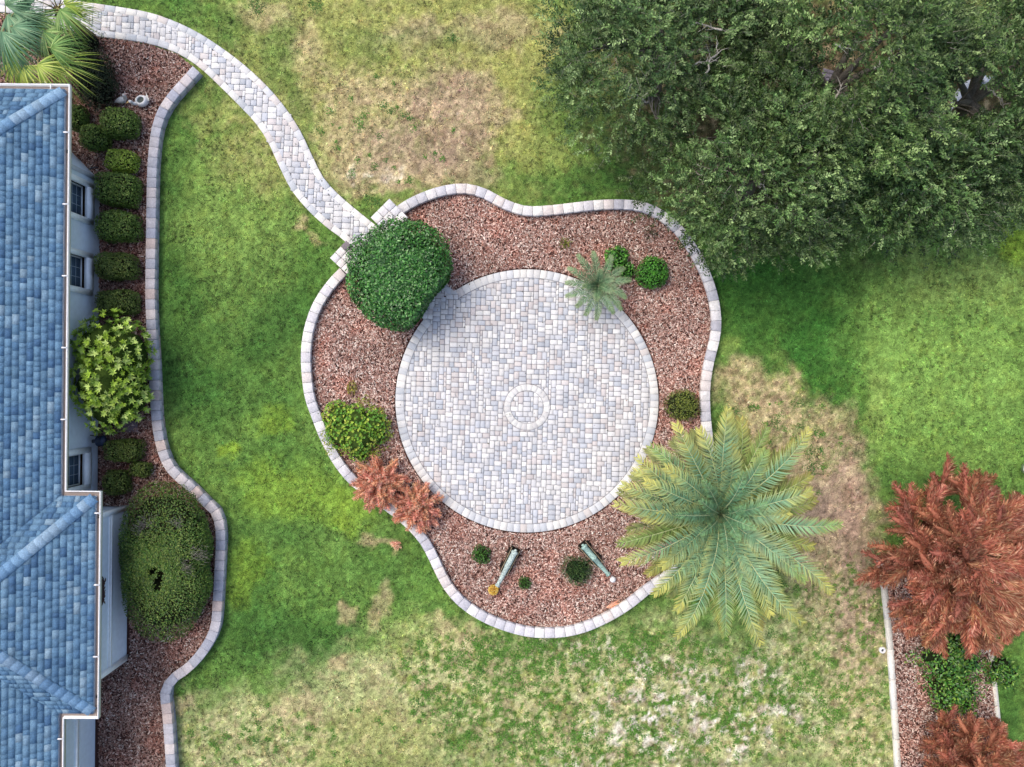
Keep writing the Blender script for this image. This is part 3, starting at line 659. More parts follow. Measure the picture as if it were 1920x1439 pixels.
for f in faces:
    o, u, v = (np.array(q, float) for q in f[1:])
    us = [np.array(p) @ u for p in f[0]]; vmax = max((np.array(p) - o) @ v for p in f[0])
    for r in range(int(min(vmax, 3.6) / EXPO) + 1):
        s = min(us) - random.random() * .3
        while s < max(us):
            w = random.choice([.14, .19, .24, .28, .33]); a, b = s, s + w; s += w
            q = [o + u * aa + v * vv - u * (o @ u) for aa, vv in ((a + .001, r * EXPO), (b - .001, r * EXPO), (b - .001, (r + 1) * EXPO), (a + .001, (r + 1) * EXPO))]
            pl2 = clip(q, f[0])
            if len(pl2) < 3: continue
            c = np.mean(pl2, 0)
            if c[0] < -14.6 or c[1] < -11.8: continue
            A = abs(sum(pl2[k][0] * pl2[(k + 1) % len(pl2)][1] - pl2[(k + 1) % len(pl2)][0] * pl2[k][1] for k in range(len(pl2)))) / 2
            if A < .003: continue
            t0, t1 = random.choice([.007, .008, .0105]), .005
            top = [H3(p[0], p[1], rz(f, p[0], p[1]) + .004 + t1 + (t0 - t1) * (1 - (((p - o) @ v) - r * EXPO) / EXPO)) for p in pl2]
            sh.append((A, -c[0], c, top, np.array(random.choices(SHPAL, [3, 3, 2.6, 1.4, 1.0, 2.4, .35])[0]) * random.uniform(.92, 1.08)))
sh.sort(key=lambda t: (0 if t[0] > .027 else 1, t[1])); gj = Geo()
for i, (A, _, c, top, cc) in enumerate(sh):
    V = np.array(top); n = len(V); W = V - np.array([0, 0, .03])
    T = [(0, k, k + 1) for k in range(1, n - 1)] + sum([[(k, (k + 1) % n + n, (k + 1) % n), (k, k + n, (k + 1) % n + n)] for k in range(n)], [])
    e = (V[1] - V[0]); f2 = (V[2] - V[0])
    if np.cross(e, f2)[2] < 0: T = [t[::-1] for t in T]
    if i < 300:
        o = part(roof, "shingle", Geo().add(np.concatenate([V, W]), T, (1, 1, 1)), M_shing); o.color = (*cc, 1)
    else: gj.add(np.concatenate([V, W]), T, cc)
part(roof, "shingle_field", gj, M_shingj, stuff=True)
for (x0, y0), (x1, y1), z0, z1 in (((EX, NY), (RX, NY + RX - EX), ZE, ZE + PT * (EX - RX)), ((BX, BY0), (HX, MY), ZE, ZE + PT * (BX - HX)), ((BX, BY1), (HX, MY), ZE, ZE + PT * (BX - HX))):
    d = np.array([x1 - x0, y1 - y0]); L = np.linalg.norm(d); d /= L; nn = np.array([-d[1], d[0]]); k = 0
    while k * .21 < min(L, 5.0):
        a, b = k * .21 + .06, min((k + 1) * .21 + .09, L)
        dz = (z1 - z0) / L; drop = PT * .155 / math.sqrt(2) * 1.0
        g = Geo(); V = []
        for s, lift in ((a, .034), (b, .022)):
            m = np.array([x0, y0]) + d * s; zc = z0 + dz * s + lift
            for off in (-1, 0, 1):
                p = m + nn * .155 * off; V.append(H3(p[0], p[1], zc - abs(off) * drop * .9))
        V = np.array(V); V = np.concatenate([V, V - np.array([0, 0, .02])])
        g.quads(V, [(0, 1, 4, 3), (1, 2, 5, 4), (0, 6, 7, 1), (1, 7, 8, 2), (0, 3, 9, 6), (2, 8, 11, 5)], (1, 1, 1))
        o = part(roof, "hip_cap", g, M_shing); cc = np.array(random.choice([C(132, 170, 204), C(146, 180, 210), C(122, 160, 196), C(150, 178, 202)])) * random.uniform(.93, 1.07); o.color = (*cc, 1); k += 1
# gutters
def offs(line, o):
    p = np.array(line, float); out = []
    for i in range(len(p)):
        dirs = [nrm(p[i] - p[i - 1])] if i else []
        if i < len(p) - 1: dirs.append(nrm(p[i + 1] - p[i]))
        ns = [np.array([-d[1], d[0]]) for d in dirs]
        if len(ns) == 1: out.append(p[i] + ns[0] * o)
        else:
            m = nrm(ns[0] + ns[1]); out.append(p[i] + m * o / (m @ ns[0]))
    return np.array(out)
eave = [(EX, SY), (EX, BY1), (BX, BY1), (BX, BY0), (EX, BY0), (EX, NY), (-26, NY)]
prof = [(-.015, .0), (-.01, -.11), (.105, -.11), (.118, .012), (.148, .012), (.135, -.13), (-.02, -.13)]
eo = -1
def sweep(profile, col, z):
    rings = [[H3(*q, z + h) for q in offs(eave, eo * o)] for o, h in profile]; V = np.array(rings); m, n = V.shape[:2]
    Q = [(i * n + j, i * n + j + 1, (i + 1) * n + j + 1, (i + 1) * n + j) for i in range(m - 1) for j in range(n - 1)]
    return Geo().quads(V.reshape(-1, 3), Q, col)
gut = part(house, "gutter", sweep(prof, C(238, 240, 240), ZE + .0), M_paint)
part(gut, "debris", sweep([(-.008, -.098), (.05, -.085), (.106, -.098)], C(150, 138, 132), ZE), M_mulch)
for a, b, ax_ in ((7.0, -2.6, 'E'), (-3.6, -8.9, 'B'), (-9.9, -12, 'S')):
    y = a
    while y > b:
        x = BX if ax_ == 'B' else EX
        part(gut, "hanger", hbox(x - .03, x + .14, y - .018, y + .018, ZE + .006, ZE + .02, C(240, 242, 242)), M_paint); y -= 2.0
for x in (-12.9, -14.6): part(gut, "hanger", hbox(x - .018, x + .018, NY - .02, NY + .14, ZE + .006, ZE + .02, C(240, 242, 242)), M_paint)
for x, y in ((EX, 6.5), (BX, -3.72), (BX, -8.75)):
    part(gut, "downspout_outlet", hbox(x + .03, x + .10, y - .045, y + .045, ZE - .1, ZE - .078, C(22, 20, 20)), M_metal)

# wall ornament, hose reel and slab by the house
oc = H3(BWX + .04, -6.05, 1.9)
t = thing("iron_scroll", "dark wrought iron scroll ornament hung on the white bay wall", "ornament", oc)
def on_wall(y, z, d=0.0): return H3(BWX + .03 + d, -6.05 + y, z)
a = np.linspace(0, 2 * math.pi, 41); g = Geo()
g.tube([on_wall(.46 * np.sign(math.cos(q)) * abs(math.cos(q)) ** .45, 1.9 + .43 * np.sign(math.sin(q)) * abs(math.sin(q)) ** .6) for q in a], .014, C(40, 38, 44), 6); part(t, "frame", g, M_metal)
for s in (-1, 1):
    for zz in (1.62, 2.1):
        q = np.linspace(0, 9, 30); g = Geo(); g.tube([on_wall(s * .27 + (.14 - .013 * u) * math.cos(u) * s, zz + (.12 - .011 * u) * math.sin(u)) for u in q], .010, C(46, 42, 46), 5); part(t, "scroll", g, M_metal)
g = Geo(); m = 26; q = np.linspace(-.3, .3, m)
g.leaves(np.array([on_wall(v, 1.52 + .03 * math.sin(v * 20), .02) for v in q]), np.array([HAX[1] * random.choice((-1, 1)) + np.array([.3, 0, random.uniform(-.4, 1)]) for _ in q]), np.tile(HAX[0], (m, 1)), .13, .07, C(96, 66, 62)); part(t, "leaf_garland", g, M_metal)
g = Geo(); g.tube([on_wall(v, 1.56, .01) for v in np.linspace(-.34, .34, 8)], .03, C(84, 60, 60), 7); part(t, "crossbar", g, M_metal)

hc = P(189, 827, .55); t = thing("hose_reel", "dark blue hose reel fixed low on the house wall", "hose reel", (hc[0], hc[1], 0))
axr = np.array([[0, 1, 0], [0, 0, 1], [1, 0, 0]]); g = Geo()
g.lathe([(0, -.10), (.16, -.10), (.17, -.08), (.12, -.06), (.12, .06), (.17, .08), (.16, .10), (0, .10)], C(34, 52, 86), hc, axr, 18); part(t, "drum", g, M_metal, True)
g = Geo()
for i in range(4):
    q = np.linspace(0, 6.283, 25); g.tube([hc + np.array([-.05 + .033 * i, .145 * math.cos(u), .145 * math.sin(u)]) for u in q], .018, C(28, 44, 70), 6)
part(t, "hose", g, M_metal, True)
g = Geo(); g.box(hc + np.array([-.14, 0, 0]), np.eye(3), (.03, .05, .2), C(40, 44, 54)); g.tube([hc + np.array([.0, .08, .1]), hc + np.array([-.02, .16, .26]), hc + np.array([-.1, .2, .4])], .02, C(34, 40, 50), 6); part(t, "bracket", g, M_metal)
sc = P(243, 801, .08); solo("paving_slab", Geo().box((sc[0], sc[1], .05), np.array([[.998, .06, 0], [-.06, .998, 0], [0, 0, 1]]), (.24, .17, .035), C(126, 112, 118), ch=.01), M_stone, "grey rectangular slab lying at the foot of the tall yellow green bush", "slab", (sc[0], sc[1], .02))

# ------------------------------------------------------------------ plants
def shrub(name, label, cat, cx, cy, w, h, H, pal, leaf=(.06, .035), dens=900, kk=2.6, amp=.10, depth=.16, mat=None, rot=0.0, up=.35, group=None, z0=.0, core=True, seed=None, freq=2.2, holes=(), loose=0.0, corecol=(40, 44, 24), cut=None):
    mat = mat or M_leaf; zc = z0 + (H - z0) * .55; c = P(cx, cy, zc); s = (CAM_H - zc) / FPX
    a, b, d = w / 2 * s, h / 2 * s, (H - z0) / 2; cz = z0 + d
    t = thing(name, label, cat, (c[0], c[1], 0), group)
    area = 2 * math.pi * ((a * b) + (a * d) + (b * d)) / 3 * 1.8; n = int(dens * area)
    u = nrm(rng.normal(size=(n, 3))); u = u[u[:, 2] > -.55]; n = len(u)
    A = np.array([a, b, d]); r = (np.sum(np.abs(u / A) ** kk, 1)) ** (-1 / kk)
    sd = seed if seed is not None else int(cx + cy) % 97
    lump = fbm(u[:, 0] * freq + 20 + u[:, 2] * 1.3, u[:, 1] * freq + 20 - u[:, 2], sd, 3) - .5
    r = r * (1 + amp * 2 * lump) * (1 - depth * rng.random(n) ** 2) * (1 + loose * np.maximum(rng.normal(0, 1, n), 0))
    pos = u * r[:, None]
    if cut is not None: pos = pos - np.maximum(pos @ np.array(cut[:3]) - cut[3] * (1 + .25 * lump), 0)[:, None] * np.array(cut[:3]) * .9
    N = nrm(np.sign(u) * np.abs(u / A) ** (kk - 1) / A)
    keep = np.ones(n, bool)
    for hx, hy, hr in holes:
        q = P(hx, hy, H * .85)[:2] - c[:2]; dd = np.hypot(pos[:, 0] - q[0], pos[:, 1] - q[1]) / hr
        keep &= ~((dd < .6 + .8 * rng.random(n)) & (pos[:, 2] > 0))
    pos, N, lump = pos[keep], N[keep], lump[keep]; n = len(pos)
    cr, sr = math.cos(rot), math.sin(rot); R = np.array([[cr, sr, 0], [-sr, cr, 0], [0, 0, 1]]); pos = pos @ R; N = N @ R
    tan = nrm(np.cross(N, rng.normal(size=(n, 3)))); D = nrm(tan + N * up + rng.normal(0, .2, (n, 3)))
    Nn = nrm(N + np.array([0, 0, .4]) + rng.normal(0, .45, (n, 3)))
    pp = np.array([C(*q) for q in pal]); cc = pp[rng.integers(0, len(pp), n)] * rng.uniform(.72, 1.28, (n, 1)) * (1 + .5 * lump[:, None])
    g = Geo(); g.leaves(np.array([c[0], c[1], cz]) + pos, D, Nn, leaf[0] * rng.uniform(.7, 1.3, n), leaf[1] * rng.uniform(.7, 1.3, n), cc)
    part(t, "foliage", g, mat, stuff=True)
    g = Geo(); g.tube([(c[0], c[1], -.05), (c[0], c[1], z0 + (H - z0) * .5)], [max(.025, min(a, b) * .09), .02], C(92, 78, 62), 7)
    for i in range(7):
        an = i * 2.4 + rng.random(); e = np.array([c[0] + .62 * a * math.cos(an), c[1] + .62 * b * math.sin(an), z0 + (H - z0) * rng.uniform(.55, .75)])
        g.tube([(c[0], c[1], z0 + (H - z0) * .12), (c[0] * .6 + e[0] * .4, c[1] * .6 + e[1] * .4, e[2] * .6 + .1), e], [.02, .014, .007], C(100, 88, 72), 5)
    part(t, "stem", g, M_bark)
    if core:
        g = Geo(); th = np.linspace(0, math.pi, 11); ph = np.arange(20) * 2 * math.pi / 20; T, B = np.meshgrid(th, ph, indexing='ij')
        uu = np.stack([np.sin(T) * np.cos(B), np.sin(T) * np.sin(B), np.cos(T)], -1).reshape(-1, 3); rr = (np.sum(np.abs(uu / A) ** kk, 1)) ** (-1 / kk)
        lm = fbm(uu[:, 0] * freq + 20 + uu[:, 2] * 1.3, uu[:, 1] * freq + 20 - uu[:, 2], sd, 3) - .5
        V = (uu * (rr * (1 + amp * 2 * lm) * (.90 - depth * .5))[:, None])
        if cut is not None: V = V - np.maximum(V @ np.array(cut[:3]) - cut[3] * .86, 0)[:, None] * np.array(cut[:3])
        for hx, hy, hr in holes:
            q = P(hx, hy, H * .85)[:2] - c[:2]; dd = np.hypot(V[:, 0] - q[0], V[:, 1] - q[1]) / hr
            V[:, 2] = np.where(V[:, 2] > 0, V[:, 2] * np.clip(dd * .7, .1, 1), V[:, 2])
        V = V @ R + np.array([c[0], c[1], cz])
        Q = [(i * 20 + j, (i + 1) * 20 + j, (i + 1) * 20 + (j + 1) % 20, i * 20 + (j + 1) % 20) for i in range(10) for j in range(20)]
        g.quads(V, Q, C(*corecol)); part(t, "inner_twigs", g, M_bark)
    return t, c, cz
BOX = [(80, 114, 40), (96, 128, 50), (116, 146, 62), (68, 98, 36), (136, 160, 78)]
BOXO = [(88, 112, 44), (106, 126, 54), (76, 100, 40), (126, 142, 70)]
boxes = [(145, 222, 34, 50, .7, BOX, "clipped boxwood tucked under the eave by the roof's top corner"),
 (226, 232, 64, 52, .9, BOX, "clipped boxwood in front of the white bird statue"),
 (179, 259, 48, 44, .8, BOX, "small clipped boxwood between the roof edge and the bird statues"),
 (230, 302, 56, 40, .7, [(132, 164, 52), (156, 184, 66), (112, 144, 48), (172, 196, 84)], "yellower low boxwood, the brightest of the clipped row by the house"),
 (221, 357, 76, 60, .95, BOX, "clipped boxwood beside the uppermost house window"),
 (222, 425, 77, 56, .95, BOX, "clipped boxwood between the upper two house windows"),
 (219, 500, 75, 50, .95, BOXO, "clipped boxwood beside the middle house window"),
 (221, 568, 72, 45, .9, BOXO, "clipped boxwood touching the top of the tall yellow green bush"),
 (234, 845, 66, 40, .75, BOXO, "squared boxwood just below the tall yellow green bush"),
 (264, 880, 38, 26, .5, BOXO, "smallest clipped boxwood, squeezed between the wall and the big oval hedge"),
 (220, 905, 44, 46, .6, BOXO, "round little boxwood beside the lowest house window")]
for cx, cy, w, h, H, pal, lab in boxes: shrub("boxwood_shrub", lab, "shrub", cx, cy, w * .94, h * .94, H, pal, (.055, .034), 2000, rng.uniform(2.8, 5.0), .16, .14, loose=.03, rot=rng.uniform(-.12, .12), group="clipped boxwoods along the house")
hedge, hc_, hz_ = shrub("oval_hedge", "big oval clipped hedge with bare grey twigs and a dark hole, by the house bay", "hedge", 309, 1056, 160, 306, 1.5,
    [(66, 104, 38), (80, 118, 44), (96, 126, 50), (58, 90, 36), (104, 122, 54), (120, 146, 64)], (.055, .032), 2000, 2.5, .10, .12, seed=5, loose=.015, holes=((301, 1088, .18), (308, 1074, .15), (290, 1070, .13), (298, 1064, .10), (300, 1100, .11), (272, 985, .10), (332, 988, .08), (352, 1052, .10)))
g = Geo()
for x, y, r, k in ((272, 985, .32, 60), (368, 1040, .30, 80), (345, 1066, .28, 60), (330, 985, .2, 26), (262, 1000, .2, 30)):
    for _ in range(k):
        q = P(x + rng.normal(0, 60 * r * .45), y + rng.normal(0, 60 * r * .45), 1.42); an = rng.uniform(-.4, .9) if y > 1010 else rng.uniform(0, 3.1); l = rng.uniform(.1, .22)
        e = q + np.array([math.cos(an) * l, math.sin(an) * l, rng.uniform(.0, .09)]); g.tube([q - np.array([0, 0, .06]), e], [.006, .003], C(150, 146, 138) * rng.uniform(.6, 1.15), 3)
part(hedge, "bare_twigs", g, M_bark, stuff=True)
YG = [(152, 186, 54), (162, 196, 64), (182, 212, 94), (116, 152, 42), (96, 130, 38), (198, 222, 122)]
def rosette_bush(name, label, cat, cx, cy, w, h, H, pal, lobes, L=.12, W=.045, nros=900, seed=3, dark=(58, 78, 28)):
    zc = H * .6; c = P(cx, cy, zc); s = (CAM_H - zc) / FPX; t = thing(name, label, cat, (c[0], c[1], 0)); g = Geo(); gc = Geo(); gs = Geo(); pp = np.array([C(*q) for q in pal])
    for lx, ly, lr, lh in lobes:
        lc = np.array([c[0] + lx * w / 2 * s, c[1] + ly * h / 2 * s, H * lh * .5]); R3 = np.array([lr * w / 2 * s, lr * h / 2 * s, H * lh * .5])
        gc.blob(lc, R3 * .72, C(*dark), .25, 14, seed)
        gs.tube([(c[0], c[1], -.03), (c[0] * .5 + lc[0] * .5, c[1] * .5 + lc[1] * .5, H * .3), lc], [.04, .03, .015], C(110, 98, 78), 6)
        m = int(nros * lr * lr); u = nrm(rng.normal(size=(m, 3))); u = u[u[:, 2] > -.35]; m = len(u)
        f = 1 + .34 * (fbm(u[:, 0] * 3 + 9, u[:, 1] * 3 + 9 + u[:, 2], seed, 2) - .5)
        pos = lc + u * R3 * (f * (1 - .18 * rng.random(m) ** 2))[:, None]; base = pp[rng.integers(0, len(pp), m)] * rng.uniform(.7, 1.2, (m, 1))
        for kx in range(8):
            an = kx * .785 + rng.random(m) * .8; axd = nrm(u + np.array([0, 0, .5]))
            e1 = nrm(np.cross(axd, [[.3, .9, .1]])); e2 = np.cross(axd, e1)
            D = e1 * np.cos(an)[:, None] + e2 * np.sin(an)[:, None] + axd * rng.uniform(.15, .8, (m, 1))
            g.leaves(pos, D, axd + rng.normal(0, .2, (m, 3)), L * rng.uniform(.7, 1.2, m), W * rng.uniform(.8, 1.2, m), base * rng.uniform(.85, 1.15, (m, 1)))
    part(t, "foliage", g, M_leaf, stuff=True); part(t, "inner_twigs", gc, M_bark); part(t, "stem", gs, M_bark); return t
rosette_bush("tall_bush", "tall yellow green leafy bush against the house wall, largest in that bed", "bush", 201, 700, 150, 222, 2.3, YG,
    [(-.1, .45, .6, .95), (.35, .35, .55, .9), (.1, -.1, .7, 1.0), (-.35, -.2, .55, .95), (-.1, -.55, .5, .85), (.4, -.35, .5, .85), (-.45, .5, .4, .85)], .13, .05, 760, 3)
shrub("round_bush", "large dark green rounded bush beside the path's entry to the patio", "bush", 752, 516, 190, 202, 2.2,
    [(52, 106, 40), (66, 126, 50), (82, 146, 60), (42, 88, 36), (116, 172, 90), (60, 114, 46)], (.085, .05), 1250, 2.25, .17, .15, M_gloss, z0=.35, seed=11, freq=2.6, corecol=(26, 42, 20), loose=.025, cut=(.80, -.60, 0, 1.04))
shrub("leafy_shrub", "bright green broad leaved shrub beside the small grey green palm", "shrub", 1156, 484, 44, 44, .7, [(70, 136, 40), (92, 164, 52), (120, 188, 70), (52, 108, 32)], (.11, .055), 330, 2.2, .4, .2, M_gloss, seed=21, corecol=(30, 50, 20))
shrub("leafy_shrub", "bright green broad leaved shrublet touching the small palm's fronds", "shrub", 1173, 508, 32, 30, .5, [(70, 136, 40), (92, 164, 52), (120, 188, 70), (52, 108, 32)], (.10, .05), 330, 2.2, .4, .2, M_gloss, seed=23, corecol=(30, 50, 20))
shrub("round_shrub", "round bright green shrub, right of the small palm in the bed", "shrub", 1224, 512, 60, 56, .75, [(62, 128, 36), (78, 148, 44), (98, 166, 58), (48, 102, 30)], (.07, .035), 900, 2.2, .2, .16, M_leaf, seed=31, corecol=(30, 50, 20))
shrub("olive_shrub", "olive green mounded shrub just above the big feather palm", "shrub", 1281, 760, 64, 56, .65, [(92, 110, 40), (112, 126, 48), (76, 96, 36), (134, 144, 60)], (.07, .03), 750, 2.3, .3, .2, seed=33)
shrub("dark_shrub", "dark green needle leaved shrub beside the cannon on the right", "shrub", 1083, 1070, 54, 50, .6, [(50, 84, 40), (64, 98, 46), (40, 70, 34), (92, 118, 60)], (.10, .016), 900, 2.1, .3, .3, seed=35, up=.9, loose=.08, corecol=(30, 40, 22))
shrub("small_shrub", "small green shrub left of the cannon with the yellow flower head", "shrub", 903, 1040, 34, 32, .4, [(60, 108, 38), (80, 128, 46), (48, 90, 32)], (.07, .03), 900, 2.1, .3, .25, seed=37, up=.7, loose=.06)
shrub("tiny_shrub", "tiny green shrub between the two cannons", "shrub", 984, 1094, 23, 21, .28, [(58, 102, 36), (76, 122, 44), (46, 84, 30)], (.055, .025), 1300, 2.1, .3, .25, seed=39, up=.7, loose=.06)
shrub("small_plant", "faint grey green sprig near the top right of the mulch bed", "plant", 1220, 436, 22, 28, .3, [(96, 110, 82), (120, 126, 98), (84, 98, 70)], (.09, .014), 330, 2, .4, .5, seed=41, up=.9, core=False, loose=.2)
shrub("small_plant", "small yellow green plant alone in the upper mulch", "plant", 1060, 457, 20, 20, .22, [(128, 136, 40), (150, 150, 52), (100, 112, 36)], (.09, .03), 420, 2, .3, .5, seed=43, up=.6, core=False)
shrub("small_plant", "little yellow plant just above the spreading yellow green bush", "plant", 660, 728, 15, 24, .3, [(158, 160, 50), (186, 178, 70), (128, 136, 44)], (.07, .03), 700, 2, .3, .4, seed=45, up=.6, core=False)
ls = rosette_bush("spreading_bush", "spreading yellow green bush spilling over the left bed wall", "bush", 664, 806, 124, 116, .95, [(142, 182, 54), (168, 202, 70), (120, 172, 56), (196, 212, 90), (100, 156, 54), (110, 168, 62)],
    [(-.5, .42, .5, .75), (.05, .35, .45, .9), (.5, .2, .5, .8), (.1, -.25, .55, 1.0), (-.38, -.12, .52, .85), (.08, -.68, .36, .65), (-.6, .0, .34, .6), (.62, -.15, .36, .6)], .05, .03, 1500, 13, (70, 92, 38)); lc = LOC[ls.name]
g = Geo()   # strays of the spreading bush
for _ in range(70):
    an = rng.uniform(0, 6.283); r = rng.uniform(.75, 1.12); q = np.array([lc[0] + 1.0 * r * math.cos(an), lc[1] + .9 * r * math.sin(an), rng.uniform(.15, .6)]); m = 14
    B = q + rng.normal(0, .06, (m, 3)); g.leaves(B, rng.normal(size=(m, 3)) + np.array([math.cos(an), math.sin(an), .4]), np.tile([0, 0, 1.], (m, 1)) + rng.normal(0, .4, (m, 3)), .06, .035, np.array([C(150, 166, 52), C(120, 152, 44), C(176, 172, 78)])[rng.integers(0, 3, m)])
part(ls, "stray_shoots", g, M_leaf, stuff=True)
for cx, cy, w, h, H, lab, sd in ((1790, 1232, 130, 100, 1.0, "loose dark green shrub just below the dead red tree", 51), (1790, 1300, 120, 76, .8, "leafy green shrub above the lowest dead plumes at the right", 53), (1880, 1262, 60, 60, .6, "yellow green shrub spilling over the right edging strip", 55)):
    shrub("leafy_shrub", lab, "shrub", cx, cy, w, h, H, [(58, 108, 36), (76, 132, 44), (100, 152, 56), (44, 86, 30), (124, 160, 60)], (.10, .05), 420, 2.0, .5, .4, M_gloss, seed=sd, loose=.05, corecol=(34, 44, 22))
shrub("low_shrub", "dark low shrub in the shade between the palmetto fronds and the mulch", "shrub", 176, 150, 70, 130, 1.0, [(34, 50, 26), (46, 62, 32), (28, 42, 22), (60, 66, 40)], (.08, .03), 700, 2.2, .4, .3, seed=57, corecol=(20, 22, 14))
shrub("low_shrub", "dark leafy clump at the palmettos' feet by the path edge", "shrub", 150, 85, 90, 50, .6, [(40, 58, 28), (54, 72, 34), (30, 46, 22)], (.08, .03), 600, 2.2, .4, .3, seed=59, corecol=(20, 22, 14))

# feather palm fronds
def frond(base, az, el, L, droop, nl, lw, ll, c0, c1, tipcol, rach, twist=0.0, seed=0, curl=.35):
    """one pinnate frond; returns geo"""
    r = np.random.default_rng(seed); g = Geo(); k = 22; t = np.linspace(0, 1, k)
    ang = el - droop * t ** 1.3; dl = L / (k - 1)
    hor = np.cumsum(np.concatenate([[0], np.cos(ang[:-1]) * dl])); ver = np.cumsum(np.concatenate([[0], np.sin(ang[:-1]) * dl]))
    bend = az + twist * t ** 2; dx = np.cumsum(np.concatenate([[0], np.diff(hor) * np.cos(bend[:-1])])); dy = np.cumsum(np.concatenate([[0], np.diff(hor) * np.sin(bend[:-1])]))
    ax = np.array(base) + np.column_stack([dx, dy, ver])
    g.tube(ax, np.linspace(.022, .005, k) * (L / 3) ** .5, rach, 5)
    T = nrm(np.gradient(ax, axis=0)); Sd = nrm(np.cross(T, [[0, 0, 1.0]])); U = np.cross(Sd, T)
    s = np.linspace(.1, .995, nl)
    for side in (-1, 1):
        sj = np.clip(s + r.normal(0, .004, nl), 0, 1); f = lambda A: np.stack([np.interp(sj, t, A[:, q]) for q in range(3)], -1)
        p, tt, ss, uu = f(ax), nrm(f(T)), nrm(f(Sd)), nrm(f(U))
        fw = (.45 + .75 * sj ** 1.5)[:, None] + r.normal(0, .07, (nl, 1))
        D = nrm(tt * fw + side * ss + uu * (.50 + r.normal(0, .18, (nl, 1))))
        l = ll * (np.sin(np.clip(sj * .86 + .1, 0, 1) * math.pi) ** .55) * r.uniform(.85, 1.1, nl); l = np.maximum(l, ll * .22)[:, None]
        N = nrm(np.cross(D, tt)); W = nrm(np.cross(D, uu)) * lw
        m = p + D * l * .55; e = p + D * l * .97 - np.array([0, 0, 1.0]) * l * curl + tt * l * .12
        V = np.stack([p - W * .5, p + W * .5, m + W * .55, m - W * .55, e], 1).reshape(-1, 3)
        i = np.arange(nl)[:, None] * 5; F = np.concatenate([i + np.array([q]) for q in ((0, 1, 2), (0, 2, 3), (3, 2, 4))])
        mixv = sstep(.60, 1.06, sj + r.normal(0, .06, nl))[:, None]
        cc = (c0 * (1 - mixv) + c1 * mixv) * r.uniform(.6, 1.35, (nl, 1)); ct = cc * .35 + tipcol * .65
        cols = np.stack([cc, cc, cc * .7 + ct * .3, cc * .7 + ct * .3, ct], 1).reshape(-1, 3)
        g.add(V, F, cols)
    return g
BG, GR, YE, BRN = C(108, 158, 122), C(144, 178, 96), C(216, 206, 104), C(150, 116, 60)
zc = 3.1; pcx, pcy = P(1349, 962, zc)[:2]
palm = thing("feather_palm", "large feather palm with blue green fronds and yellowing tips", "palm", (pcx, pcy, 0))
g = Geo(); zz = np.linspace(-.1, zc - .25, 26); g.tube(np.column_stack([np.full(26, pcx), np.full(26, pcy), zz]), .21 + .05 * (np.arange(26) % 2) + np.linspace(.08, 0, 26), C(126, 104, 80), 12); part(palm, "trunk", g, M_bark)
tips = [(1548, 975, .8), (1500, 905, 1.1), (1490, 880, .5), (1492, 800, .9), (1455, 815, .6), (1400, 790, .55), (1380, 782, .5), (1340, 772, .75), (1308, 765, .95), (1232, 800, .95), (1205, 830, .7), (1185, 855, .8), (1165, 880, .9), (1150, 915, .7), (1140, 950, 1.0), (1148, 1010, .6), (1160, 1060, 1.0),
        (1220, 1105, .9), (1258, 1130, .9), (1287, 1185, .95), (1345, 1170, .7), (1386, 1190, .9), (1455, 1165, .95), (1465, 1100, .9), (1550, 1060, .85), (1500, 1060, 1.05), (1495, 1010, .4), (1500, 930, .4), (1420, 1150, .5), (1310, 1160, .5), (1180, 1000, .45), (1200, 1060, .4), (1260, 830, .45), (1450, 850, .4), (1240, 870, 1.15), (1420, 840, 1.2), (1300, 800, 1.0), (1200, 960, 1.2), (1230, 1050, 1.15), (1320, 1110, 1.2), (1400, 1110, 1.15), (1450, 1040, 1.2), (1470, 960, 1.2), (1195, 905, 1.1), (1365, 830, 1.1), (1270, 1090, 1.05), (1440, 1130, 1.0)]
for i, (tx, ty, hi) in enumerate(tips):
    tx, ty = 1349 + (tx - 1349) * .97, 965 + (ty - 965) * .97; ztip = 1.4 + hi * 1.7; e = P(tx, ty, ztip); dx, dy = e[0] - pcx, e[1] - pcy; R = math.hypot(dx, dy)
    el = .25 + hi * .55; dr = .75 + .35 * hi; low = hi < .65
    q = np.linspace(0, 1, 22); k = np.mean(np.cos(el - dr * q ** 1.3)); L = R / k * .98
    c1 = YE * (.6 + .2 * rng.random()) + GR * .25 if i % 5 else GR
    g = frond((pcx + .1 * dx / R, pcy + .1 * dy / R, zc - .12 + .1 * hi), math.atan2(dy, dx) - .06, el, L, dr, 56, .028, .46, (BG if not low else GR * .8) * rng.uniform(.85, 1.1), c1 * (.85 if low else 1), YE if not low else BRN * 1.2, C(196, 206, 150), .24 * rng.normal(), 100 + i)
    part(palm, "frond", g, M_leaf)
for i in range(28):       # older, lower fronds
    az = i * 2.39996 + .8; c1 = C(128, 140, 72)
    g = frond((pcx, pcy, zc - .3), az, .12 + .2 * rng.random(), rng.uniform(2.1, 2.9), .7, 44, .034, .44, C(92, 120, 82) * rng.uniform(.8, 1.1), c1, C(170, 160, 84), C(170, 174, 120), .15 * rng.normal(), 800 + i); part(palm, "frond", g, M_leaf)
for i in range(10):       # young upright fronds at the heart
    an = i * 2.4 + .3; hi = .9 + .25 * (i % 3)
    g = frond((pcx, pcy, zc), an, hi + .15, rng.uniform(1.2, 1.9), .95, 30, .026, .30, BG * rng.uniform(.75, 1.0), BG * .6 + GR * .4, GR, C(190, 206, 160), .2 * rng.normal(), 300 + i); part(palm, "frond", g, M_leaf)
